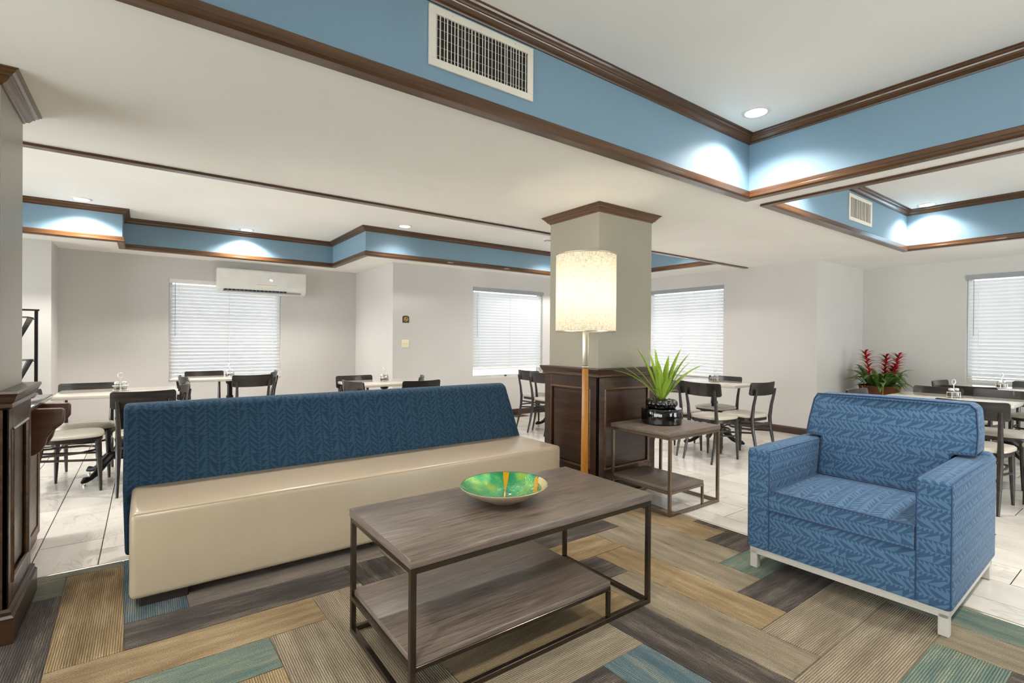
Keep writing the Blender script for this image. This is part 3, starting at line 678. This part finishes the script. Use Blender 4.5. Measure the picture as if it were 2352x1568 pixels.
# ------------------------------------------------------------------ floor lamp
lp = thing('floor_lamp', 'floor lamp with linen drum shade and amber wood pole', 'lamp', (2.735, 2.768, .006), math.radians(-42))
def taper(z0, z1, w0, w1, mat, nm):
    mb = MB().prism([(-w0/2, -w0/2), (w0/2, -w0/2), (w0/2, w0/2), (-w0/2, w0/2)], z0, z1, 'z', .008, 2)
    mb.v = [(x*(1+(w1/w0-1)*(z-z0)/(z1-z0)), y*(1+(w1/w0-1)*(z-z0)/(z1-z0)), z) for x, y, z in mb.v]; return mb.build(nm, mat, lp)
MB().lathe([(.001, 0), (.135, 0), (.14, .006), (.138, .018), (.05, .026), (.03, .034)], n=40).build('base', 'brushed_nickel', lp)
taper(.03, 1.09, .056, .047, 'lamp_wood', 'pole'); taper(1.09, 1.105, .052, .052, 'chrome', 'collar'); taper(1.105, 1.42, .046, .052, 'brushed_nickel', 'upper_pole')
RS, ZS0, ZS1 = .23, 1.372, 1.955
mb = MB(); n = 64; vs = [(RS*math.cos(2*PI*k/n), RS*math.sin(2*PI*k/n), z) for z in (ZS0, ZS1) for k in range(n)]
sh = mb.add(vs, [(k, (k+1) % n, n+(k+1) % n, n+k) for k in range(n)]).build('shade', 'linen_shade', lp, uv=None)
uvl = sh.data.uv_layers.new(name='UVMap')
for p in sh.data.polygons:
    for li in p.loop_indices:
        v = sh.data.vertices[sh.data.loops[li].vertex_index].co; th = math.atan2(v.y, v.x)
        if p.index == n//2-1 and th < 0: th += 2*PI
        uvl.data[li].uv = (th*RS, v.z)
for z in (ZS0, ZS1): MB().tube([(RS*math.cos(2*PI*k/48), RS*math.sin(2*PI*k/48), z) for k in range(48)], .0055, 6, True).build('shade_rim', 'brushed_nickel', lp)
mb = MB()
for k in range(3): mb.tube([(0, 0, 1.44), (RS*math.cos(2*PI*k/3), RS*math.sin(2*PI*k/3), ZS0+.02)], .003, 5)
mb.build('shade_spider', 'chrome', lp)
MB().lathe([(.018, 1.42), (.018, 1.50), (.001, 1.505)], n=16).build('socket', 'brushed_nickel', lp)
MB().sphere((0, 0, 1.56), .045, 16, 1.2).build('bulb', 'bulb_glow', lp)
ld = bpy.data.lights.new('lamp_bulb', 'POINT'); ld.energy = LAMP_W; ld.color = (1, .84, .6); ld.shadow_soft_size = .06
lo = bpy.data.objects.new('lamp_bulb', ld); C.objects.link(lo); lo.parent = lp; lo.location = (0, 0, 1.67)

# ------------------------------------------------------------------ armchair
AX, AY = 3.3, 1.08
ar = thing('armchair', 'blue patterned lounge armchair with silver metal legs', 'armchair', (AX, AY, .006), math.radians(1.5)); I = Matrix.Translation((-AX, -AY, 0))
def ap(mb, nm, mat, par=ar, **kw): return mb.xf(I).build(nm, mat, par, **kw)
xf_, xb_ = 2.835, 3.80
arms = []
for (ya, yb) in ((.622, .758), (1.408, 1.535)):
    a_ = ap(MB().rbox((xf_, ya, .116), (xb_, yb, .688), .02, 3), 'armrest', 'chair_fabric'); arms.append((a_, ya, yb))
    zt = .683; e = .006
    pip = MB().tube([(xb_-.02, ya+e, zt-.01), (xf_+.25, ya+e, zt), (xf_+e+.012, ya+e, zt-.002), (xf_+e, ya+e, zt-.02), (xf_+e, ya+e, .13)], .0036, 6)
    pip.tube([(xb_-.02, yb-e, zt-.01), (xf_+.25, yb-e, zt), (xf_+e+.012, yb-e, zt-.002), (xf_+e, yb-e, zt-.02), (xf_+e, yb-e, .13)], .0036, 6)
    pip.tube([(xf_+e, ya+e, zt-.01), (xf_+e, yb-e, zt-.01)], .0036, 6)
    ap(pip, 'piping', 'navy_piping', a_)
ap(MB().rbox((xf_+.006, .745, .116), (3.74, 1.42, .352), .012, 2), 'seat_base', 'chair_fabric')
mb = MB().rbox((xf_-.008, .763, .352), (3.50, 1.403, .472), .03, 3)
mb = MB(); NX, NY = 14, 14; top = []; 
def cush(u, v, up):
    x = (xf_-.006)+u*(3.50-xf_); y = .757+v*(1.409-.757); ed = min(1, 4.5*min(u+.0, 1-u, v, 1-v)+.0)
    dome = .020*math.sin(PI*u)*math.sin(PI*v)
    return (x, y, (.462+dome+.012*ed) if up else .352)
vs = [cush(i/NX, j/NY, True) for i in range(NX+1) for j in range(NY+1)]+[cush(i/NX, j/NY, False) for i in range(NX+1) for j in range(NY+1)]
o2 = (NX+1)*(NY+1); fs = []
for i in range(NX):
    for j in range(NY):
        a = i*(NY+1)+j; fs += [(a, a+1, a+NY+2, a+NY+1), (o2+a, o2+a+NY+1, o2+a+NY+2, o2+a+1)]
for i in range(NX):
    for j0 in (0, NY): a = i*(NY+1)+j0; fs.append((a, a+NY+1, o2+a+NY+1, o2+a))
for j in range(NY):
    for i0 in (0, NX): a = i0*(NY+1)+j; fs.append((a, a+1, o2+a+1, o2+a))
cs = ap(mb.add(vs, fs), 'seat_cushion', 'chair_fabric', angle=50)
xa, xb2, ya, yb = xf_-.008, 3.49, .764, 1.402
ap(MB().tube([(xa, ya, .466), (xa, yb, .466)], .0036, 6).tube([(xa, ya, .356), (xa, yb, .356)], .0036, 6), 'piping', 'navy_piping', cs)
# T-shaped back cushion that rests over the arms
Tp = [(.765, .47), (1.40, .47), (1.40, .70), (1.495, .705), (1.487, .80), (1.468, .93), (1.45, .965), (1.08, .975), (.70, .972), (.672, .945), (.660, .82), (.662, .705), (.765, .70)]
def lean(x, y, z, front):
    return (3.475+.23*(z-.47) - (.025*math.sin(PI*min(1, max(0, (y-.66)/.83))) if front else 0)) if front else 3.47+.17+.10*(z-.47)
bm = bmesh.new(); fv = [bm.verts.new((lean(0, y, z, True), y, z)) for y, z in Tp]; bv = [bm.verts.new((lean(0, y, z, False)+.07, y, z)) for y, z in Tp]
bm.faces.new(fv); bm.faces.new(bv[::-1])
for i in range(len(Tp)): j = (i+1) % len(Tp); bm.faces.new((fv[i], fv[j], bv[j], bv[i]))
bmesh.ops.recalc_face_normals(bm, faces=bm.faces[:]); bmesh.ops.bevel(bm, geom=bm.edges[:], offset=.012, segments=2, affect='EDGES', profile=.5, clamp_overlap=True)
bk = ap(MB().bm(bm), 'back_cushion', 'chair_fabric', angle=50)
ap(MB().tube([(lean(0, y, z, True)+.002, y, z) for y, z in Tp], .004, 6, True), 'piping', 'navy_piping', bk)
ap(MB().rbox((3.70, .63, .13), (3.80, 1.53, .70), .02, 2), 'back_frame', 'chair_fabric')
fr = MB(); 
for a, b in (((2.85, .635, .083), (3.785, .672, .118)), ((2.85, 1.485, .083), (3.785, 1.522, .118)), ((2.85, .672, .083), (2.887, 1.485, .118)), ((3.748, .672, .083), (3.785, 1.485, .118))): fr.box(a, b)
ap(fr, 'base_frame', 'silver_paint', smooth=False)
for X in (2.85, 3.745):
    for Y in (.635, 1.482): ap(MB().rbox((X, Y, 0), (X+.04, Y+.04, .10), .003, 1), 'leg', 'silver_paint', smooth=False)

# ------------------------------------------------------------------ potted plant on the end table
pt = thing('potted_plant', 'spiky green plant in a round black pot on the end table', 'plant', (3.455, 2.60, .628))
MB().lathe([(.001, 0), (.150, 0), (.162, .008), (.165, .06), (.163, .118), (.158, .126), (.10, .128)], n=40).build('pot', 'black_gloss', pt, angle=40)
rg = MB()
MB().lathe([(.10, .125), (.115, .135), (.115, .165), (.08, .19), (.04, .195)], n=30).build('inner_pot', 'black_gloss', pt, angle=50)
for k in range(14): MB().sphere((.098*math.cos(2*PI*k/14), .098*math.sin(2*PI*k/14), .165), .031, 12, 1.05).build('bead', 'black_gloss', pt)
MB().lathe([(.001, .199), (.05, .197), (.052, .19)], n=16, cap=False).build('soil', 'soil', pt)
def blade(parent, mat, base, tip, w, bend=.04, nm='leaf', fold=.25, seg=7, wide=.4):
    b, t2 = Vector(base), Vector(tip); d = t2-b; side = d.cross(Vector((0, 0, 1)))
    if side.length < 1e-3: side = Vector((1, 0, 0))
    side.normalize(); nrm = side.cross(d).normalized(); vs = []; fs = []; L = d.length
    for i in range(seg+1):
        s_ = i/seg; p = b+d*s_+Vector((0, 0, 1))*bend*4*s_*(1-s_)
        ww = w*(.35+.65*min(1, s_/wide))*(1 if s_ < wide else max(.02, 1-((s_-wide)/(1-wide))**1.6))
        for k in (-1, 0, 1): vs.append(p+side*ww*k*.5+nrm*(fold*ww*.5*abs(k)))
        for k in (1, 0, -1): vs.append(p+side*ww*k*.5+nrm*(fold*ww*.5*abs(k)-.0012))
    for i in range(seg):
        for k in range(6): a = i*6+k; b2 = i*6+(k+1) % 6; fs.append((a, b2, b2+6, a+6))
    fs += [(5, 4, 3, 2, 1, 0), tuple(seg*6+k for k in range(6))]
    me = bpy.data.meshes.new(nm); me.from_pydata([tuple(v) for v in vs], [], fs); me.update(); uvl = me.uv_layers.new(name='UVMap')
    for p in me.polygons:
        for li in p.loop_indices: vi = me.loops[li].vertex_index; uvl.data[li].uv = ((vi % 6 if vi % 6 < 3 else 5-vi % 6)/2*w, (vi//6)/seg*L)
    me.shade_smooth(); me.materials.append(MATS[mat]); o = bpy.data.objects.new(nm, me); C.objects.link(o); o.parent = parent; return o
hr, hf = Vector((RT.x, RT.y, 0)).normalized(), Vector((FW.x, FW.y, 0)).normalized()
mp = 4.12/1145.8
tips = [(-103, 66, -.05, .034), (-96, 80, .10, .030), (-72, 84, .02, .034), (-56, 119, -.05, .040), (-20, 113, .12, .036), (-11, 117, .02, .044), (-1, 116, .2, .034), (22, 100, .10, .044), (30, 85, -.09, .046), (52, 118, .14, .034), (59, 108, .0, .046), (57, 92, -.08, .046), (95, 80, .06, .044), (92, 72, .14, .036), (-24, 80, -.17, .050), (-16, 92, -.10, .050), (28, 20, -.08, .03), (-23, 22, -.06, .03), (8, 55, -.17, .05)]
for dx, dz, dd, w in tips:
    dx *= 1.13; tp = hr*dx*mp+hf*dd+Vector((0, 0, .2+dz*mp)); bs_ = (hr*dx*mp+hf*dd).normalized()*.018+Vector((0, 0, .19))
    blade(pt, 'yucca_leaf', bs_, tp, w*1.25, .03+.0002*abs(dx), wide=.38)

# ------------------------------------------------------------------ bromeliad planter in the far corner
bp_ = thing('flower_planter', 'large copper planter with red bromeliads in the far right corner', 'planter', (8.42, 2.62, 0))
MB().lathe([(.001, 0), (.15, 0), (.17, .02), (.18, .2), (.20, .4), (.225, .6), (.255, .69), (.26, .70), (.245, .70), (.22, .66)], n=36).build('pot', 'copper_planter', bp_, angle=50)
MB().lathe([(.001, .665), (.221, .66)], n=24, cap=False).build('soil', 'soil', bp_)
for k in range(6):
    a = 2*PI*k/6+.45; mb = MB().tube([(.182*math.cos(a), .182*math.sin(a), .2), (.203*math.cos(a), .203*math.sin(a), .4), (.229*math.cos(a), .229*math.sin(a), .6), (.258*math.cos(a), .258*math.sin(a), .69)], .005, 6); mb.build('rib', 'gold', bp_)
rr = random.Random(11)
for k in range(64):
    a = rr.uniform(0, 2*PI); rr0 = rr.uniform(.02, .16); L = rr.uniform(.22, .52); el = rr.uniform(-.12, .95)
    b0 = Vector((rr0*math.cos(a), rr0*math.sin(a), .66)); tp = b0+Vector((math.cos(a)*L*math.cos(el), math.sin(a)*L*math.cos(el), L*math.sin(el)*.75+.0))
    if tp.x > .52: tp.x = .52
    if tp.y > .36: tp.y = .36
    blade(bp_, 'green_leaf', b0, tp, rr.uniform(.06, .10), rr.uniform(.06, .12), seg=6, wide=.45)
for (du, dd, ht) in ((-.21, .0, 1.16), (.15, .08, 1.10), (.23, -.05, 1.12), (.13, -.1, .95)):
    base = hr*du*.5+hf*dd*.5+Vector((0, 0, .66)); top = hr*du+hf*dd+Vector((0, 0, ht))
    fl_ = MB().tube([base, (base+top)/2+Vector((0, 0, .02)), top], [.008, .008, .006], 6).build('flower_stem', 'red_petal', bp_)
    for k in range(34):
        s_ = .35+.65*k/33; p = base.lerp(top, s_); a = k*2.4; L = .065+.06*(1-abs(s_-.75)*1.6)
        blade(bp_, 'red_petal' if k % 6 else 'bronze_leaf', p, p+Vector((math.cos(a)*L, math.sin(a)*L, .018+.03*s_)), .042, .014, nm='petal', seg=4)

# ------------------------------------------------------------------ dining chairs
ch0 = thing('dining_chair', 'x', 'chair', (0, 0, 0), 0, 'black wooden dining chairs')
def seat_outline(w, d, n=40):
    pts = []
    for k in range(n):
        a = 2*PI*k/n; c, s_ = math.cos(a), math.sin(a); e = .55
        x = w/2*math.copysign(abs(c)**e, c); y = d/2*math.copysign(abs(s_)**e, s_)
        x *= 1+.06*(y/(d/2)); pts.append((x, y))
    return pts
mb = MB(); lay = [(.90, .452), (1.0, .462), (1.0, .478), (.95, .488), (.80, .495), (.4, .499)]; so = seat_outline(.43, .42); n = len(so); vs = []; fs = []
for s_, z in lay: vs += [(x*s_, y*s_, z) for x, y in so]
for i in range(len(lay)-1):
    for k in range(n): fs.append((i*n+k, i*n+(k+1) % n, (i+1)*n+(k+1) % n, (i+1)*n+k))
fs += [tuple(range(n))[::-1], tuple((len(lay)-1)*n+k for k in range(n))]
mb.add(vs, fs).build('seat', 'seat_vinyl', ch0, angle=60)
mb = MB(); vs = []; fs = []
for s_, z in ((.86, .425), (.94, .425), (.94, .454), (.86, .454)): vs += [(x*s_, y*s_, z) for x, y in so]
for i in range(4):
    for k in range(n): j = (i+1) % 4; fs.append((i*n+k, i*n+(k+1) % n, j*n+(k+1) % n, j*n+k))
mb.add(vs, fs).build('seat_frame', 'chair_wood', ch0)
for sx in (-1, 1):
    MB().tube([(sx*.175, .165, .44), (sx*.180, .172, .25), (sx*.186, .18, 0)], [.021, .019, .011], 10).build('front_leg', 'chair_wood', ch0)
    MB().tube([(sx*.175, -.285, 0), (sx*.172, -.235, .18), (sx*.170, -.205, .33), (sx*.170, -.195, .46), (sx*.172, -.212, .60), (sx*.176, -.243, .74), (sx*.178, -.252, .785)], [.011, .016, .019, .02, .017, .014, .011], 10).build('rear_leg', 'chair_wood', ch0)
    MB().tube([(sx*.180, .17, .26), (sx*.172, -.21, .30)], .010, 8).build('stretcher', 'chair_wood', ch0)
MB().tube([(-.172, -.205, .335), (-.185, -.08, .335), (-.17, .06, .335), (-.10, .14, .335), (0, .165, .335), (.10, .14, .335), (.17, .06, .335), (.185, -.08, .335), (.172, -.205, .335)], .010, 8).build('brace_ring', 'chair_wood', ch0)
MB().tube([(-.172, -.205, .39), (.172, -.205, .39)], .011, 8).build('stretcher', 'chair_wood', ch0)
mb = MB(); ul = [-1, -.992, -.97, -.94, -.90, -.7, -.5, -.25, 0, .25, .5, .7, .90, .94, .97, .992, 1]; NXb = len(ul)-1; outl = []
for i in range(NXb+1):
    u = ul[i]; x = u*.225; y = -.205-.045*(1-u*u)+.012; hh = .072-(.022*(1-math.sqrt(max(0, 1-((abs(u)-.9)/.1)**2))) if abs(u) > .9 else 0)
    zc = .782+.004*u*u; ln = .12
    for (dz, dy) in ((-hh, 0), (hh, -.016)): 
        outl.append((x, y+dy+.006, zc+dz)); outl.append((x, y+dy-.010, zc+dz))
fs = []
for i in range(NXb):
    a = i*4; b = a+4; fs += [(a, b, b+2, a+2), (a+1, a+3, b+3, b+1), (a, a+1, b+1, b), (a+2, b+2, b+3, a+3)]
fs += [(0, 2, 3, 1), (NXb*4, NXb*4+1, NXb*4+3, NXb*4+2)]
mb.add(outl, fs).build('backrest', 'chair_wood', ch0, angle=50)

tb0 = thing('dining_table', 'x', 'table', (0, 0, 0), 0, 'dining tables with black iron bases')
ZT = .80
MB().rbox((-.45, -.32, ZT-.032), (.45, .32, ZT), .007, 2).build('tabletop', 'table_laminate', tb0)
MB().prism([(-.17, ZT-.032), (-.15, ZT-.05), (.15, ZT-.05), (.17, ZT-.032)], -.03, .03, 'y').prism([(-.17, ZT-.033), (-.15, ZT-.049), (.15, ZT-.049), (.17, ZT-.033)], -.028, .028, 'x').build('top_bracket', 'black_iron', tb0, False)
MB().lathe([(.05, ZT-.05), (.045, ZT-.08), (.03, ZT-.09), (.03, .57), (.04, .555), (.043, .545), (.04, .535), (.03, .52), (.034, .30), (.045, .28), (.06, .24), (.055, .17)], n=20).build('pedestal', 'black_iron', tb0)
for k in range(4):
    a = PI/4+PI/2*k; c, s_ = math.cos(a), math.sin(a); R_ = [(.03, .22), (.10, .205), (.17, .15), (.23, .085), (.28, .055), (.33, .052), (.36, .035)]
    ft = MB().tube([(r*c, r*s_, z) for r, z in R_], [.032, .036, .036, .026, .020, .028, .012], 10).build('foot', 'black_iron', tb0)
    MB().lathe([(.014, 0), (.014, .010), (.005, .014), (.005, .045)], (.335*c, .335*s_, 0), 10).build('glide', 'chrome', ft)
cd0 = thing('condiment_caddy', 'x', 'caddy', (0, 0, ZT), 0, 'wire condiment caddies')
mb = MB()
for z in (.010, .05): mb.tube([(.062*math.cos(a)*(1), .034*math.sin(a), z) for a in [2*PI*i/20 for i in range(20)]], .0032, 5, True)
for k in range(4): a = PI/4+k*PI/2; mb.tube([(.062*math.cos(a), .034*math.sin(a), 0), (.062*math.cos(a), .034*math.sin(a), .05)], .002, 5)
mb.build('wire_basket', 'chrome', cd0)
MB().tube([(0, 0, .01), (0, 0, .125)], .0032, 5).build('stem', 'chrome', cd0)
MB().tube([(.02*math.cos(a), 0, .147+.022*math.sin(a)) for a in [2*PI*i/20 for i in range(20)]], .0032, 5, True).build('ring_handle', 'chrome', cd0)
def shaker(nm, fill, fm):
    s_ = thing(nm, 'x', 'shaker', (0, 0, ZT), 0, 'salt and pepper shakers')
    MB().lathe([(.001, .003), (.021, .003), (.022, .01), (.022, .055), (.017, .068)], n=14, cap=False).build('jar', 'glass', s_)
    MB().lathe([(.001, .005), (.0195, .005), (.0195, fill), (.001, fill)], n=14, cap=False).build('contents', fm, s_)
    MB().lathe([(.0175, .066), (.0185, .07), (.0185, .082), (.012, .088), (.001, .089)], n=14).build('lid', 'chrome', s_)
    return s_
ss0, ps0 = shaker('salt_shaker', .05, 'salt'), shaker('pepper_shaker', .034, 'pepper')
first = {}
def place(kind, proto, loc, rz, label):
    if kind not in first:
        first[kind] = proto; proto.location = loc; proto.rotation_euler = (0, 0, rz); proto['label'] = label; return proto
    return dup(proto, loc, rz, label)
TABLES = [('left table near the counter', -.19, 5.95, 0, .02), ('table under the air conditioner', .88, 7.37, 0, 0), ('table left of the column by the switch plate', 2.29, 5.68, 0, 0),
          ('table mostly hidden behind the column', 5.02, 5.62, PI/2, 0), ('table behind the spiky plant', 5.74, 3.53, PI/2, 0), ('table just behind the armchair', 6.08, 1.31, PI/2, 0), ('table by the right window', 7.82, 1.27, PI/2, 0)]
for (nm, x, y, rz, _) in TABLES:
    place('table', tb0, (x, y, 0), rz, 'cream-topped dining table, the '+nm)
    if 'hidden' in nm: continue
    cz = rz if 'behind' not in nm and 'right window' not in nm else PI*.30
    cz = math.radians(-30)+(0 if x > 4 else .9)
    place('caddy', cd0, (x, y, ZT), cz, 'wire caddy with ring handle on the '+nm)
    dx, dy = .03*math.cos(cz), .03*math.sin(cz)
    place('salt', ss0, (x+dx, y+dy, ZT), 0, 'glass salt shaker on the '+nm); place('pepper', ps0, (x-dx, y-dy, ZT), 0, 'glass pepper shaker on the '+nm)
# (x, y, facing in degrees from +Y, label)
CH = [(-.01, 5.43, 0, 'at the near side of the left table'), (-.45, 6.14, 178, 'at the far side of the left table'), (-.50, 5.66, -85, 'at the left end of the left table beside the counter'), (.09, 5.90, 80, 'at the right end of the left table'),
      (1.05, 7.0, 2, 'at the near side of the table under the air conditioner'), (.64, 7.62, 181, 'against the window beyond the table under the air conditioner'), (.57, 6.98, -84, 'at the left end of the table under the air conditioner'), (1.20, 7.47, 74, 'at the right end of the table under the air conditioner'),
      (2.44, 5.20, 0, 'at the near side of the table by the switch plate'), (2.06, 5.84, 181, 'at the far side of the table by the switch plate'), (1.99, 5.33, -80, 'turned at the left end of the table by the switch plate'), (2.52, 5.68, 62, 'at the right end of the table by the switch plate'),
      (4.63, 5.36, -88, 'nearer one of two against the column edge'), (4.78, 5.82, -86, 'farther one of two against the column edge below the window'),
      (5.12, 3.16, -92, 'in front of the table behind the spiky plant'), (5.17, 3.64, -90, 'half hidden by the spiky plant leaves'), (5.57, 3.04, -4, 'at the right end of the table behind the spiky plant'), (5.86, 3.58, 91, 'on the far side of the table behind the spiky plant'),
      (5.48, 1.03, -90, 'right beside the armchair back'), (6.34, 1.60, 72, 'at the far side of the table behind the armchair'), (5.54, 1.70, 178, 'in front of the copper planter'), (6.46, 1.06, 90, 'far side right seat of the table behind the armchair'),
      (7.22, 1.40, -88, 'in front of the table by the right window'), (7.70, 1.58, 175, 'at the left end of the table by the right window'), (8.22, 1.05, 90, 'under the right window at the picture edge'), (5.95, .62, 2, 'at the right picture edge by the table behind the armchair')]
for (x, y, deg, lab) in CH: place('chair', ch0, (x, y, 0), math.radians(deg), 'black dining chair '+lab)

# ------------------------------------------------------------------ counter with brackets behind the left column
ct = thing('host_counter', 'brown wood counter end with curved brackets behind the left column', 'counter', (-.75, 4.1, 0)); I = Matrix.Translation((.75, -4.1, 0))
def cpart(mb, nm, mat, **kw): return mb.xf(I).build(nm, mat, ct, **kw)
cpart(MB().rbox((-1.1, 3.70, 0), (-.56, 4.40, .905), .004, 1), 'cabinet', 'cherry_wood', smooth=False)
cpart(MB().rbox((-1.12, 3.66, .905), (-.49, 4.42, .93), .004, 2), 'countertop', 'granite')
for (ya, yb) in ((3.70, 3.76), (4.33, 4.40)): cpart(MB().rbox((-.562, ya, .05), (-.548, yb, .64), .002, 1), 'stile', 'cherry_wood', smooth=False)
cpart(MB().rbox((-.562, 3.76, .05), (-.548, 4.33, .11), .002, 1), 'rail', 'cherry_wood', smooth=False)
cpart(MB().rbox((-.561, 3.76, .11), (-.554, 4.33, .64), .002, 1), 'panel', 'grey_wood', smooth=False)
br = [(-.56, .905), (-.385, .900), (-.372, .89), (-.372, .825), (-.385, .805), (-.42, .775), (-.445, .735), (-.452, .70), (-.47, .665), (-.50, .645), (-.56, .64)]
for Y in (3.80, 4.08): cpart(MB().prism(br, Y, Y+.045, 'y', .006, 2), 'bracket', 'cherry_wood')
for k, (x, y) in enumerate(((-.60, 3.78), (-.57, 3.93))):
    o = thing('pump_bottle', 'small black turned bottle on the counter, %s' % ('nearer to the column' if k == 0 else 'farther from the column'), 'bottle', (x, y, .93), 0, 'black bottles on the counter')
    MB().lathe([(.001, 0), (.02, 0), (.022, .008), (.010, .02), (.018, .03), (.018, .075), (.012, .085), (.010, .095), (.001, .097)], n=16).build('body', 'black_gloss', o)
    MB().lathe([(.011, .094), (.013, .099), (.008, .112), (.001, .114)], n=12).build('cap', 'black_plastic', o)
o = thing('napkin_holder', 'white folded napkin stack standing on the counter', 'napkins', (-.625, 3.92, .93))
for k in range(4): MB().rbox((-.03, k*.012, 0), (.03, k*.012+.010, .07-.004*k), .003, 1).build('napkin', 'white_plastic', o)

# ------------------------------------------------------------------ black wire snack rack at far left
rk = thing('wire_basket_rack', 'tall black metal rack with wire baskets at far left', 'rack', (-1.25, 7.55, 0))
for x in (-.29, .275): MB().rbox((x-.014, -.02, 0), (x+.014, .02, 1.60), .004, 1).build('post', 'black_iron', rk, False)
MB().tube([(-.30, 0, 1.595), (.30, 0, 1.595)], .010, 8).build('top_bar', 'black_iron', rk)
MB().box((-.31, -.2, 0), (-.27, .2, .03)).box((.255, -.2, 0), (.295, .2, .03)).build('base', 'black_iron', rk, False)
for z in (.33, .80, 1.26):
    mb = MB(); hx, hy, H_ = .25, .16, .25; yo = -.13
    def P_(x, y, zz): return (x, y+yo, z+zz)
    for zz, s_ in ((H_, 1), (.0, .6)): mb.tube([P_(-hx*s_, -hy*s_, zz), P_(hx*s_, -hy*s_, zz), P_(hx*s_, hy*s_, zz), P_(-hx*s_, hy*s_, zz)], .004, 5, True)
    for k in range(11):
        u = -1+2*k/10
        for s_ in (-1, 1): mb.tube([P_(u*hx, s_*hy, H_), P_(u*hx*.6, s_*hy*.6, 0)], .003, 4)
    for k in range(7):
        u = -1+2*k/6
        for s_ in (-1, 1): mb.tube([P_(s_*hx, u*hy, H_), P_(s_*hx*.6, u*hy*.6, 0)], .003, 4)
    for k in range(5): u = -.6+1.2*k/4; mb.tube([P_(-hx*.6, u*hy, 0), P_(hx*.6, u*hy, 0)], .0025, 4)
    for x in (-.275, .262): mb.tube([(x, 0, z+H_-.02), (x*.9, yo+.02, z+H_)], .005, 5)
    mb.build('wire_basket', 'black_iron', rk)
for k, (x, y, z, mt) in enumerate(((.06, -.13, 1.27, 'snack_bag'), (.06, -.13, .81, 'snack_bag_dark'))):
    mb = MB().rbox((-.06, -.03, 0), (.06, .03, .11), .025, 3)
    o = mb.build('snack_bag', mt); o.location = (-1.25+x, 7.55+y, z+.005); o.rotation_euler = (0, .3, .4)
    tag(o, ('yellow snack bag in the upper wire basket', 'dark red snack bag in the lower wire basket')[k], 'snack bag', 'snack bags in the wire rack')
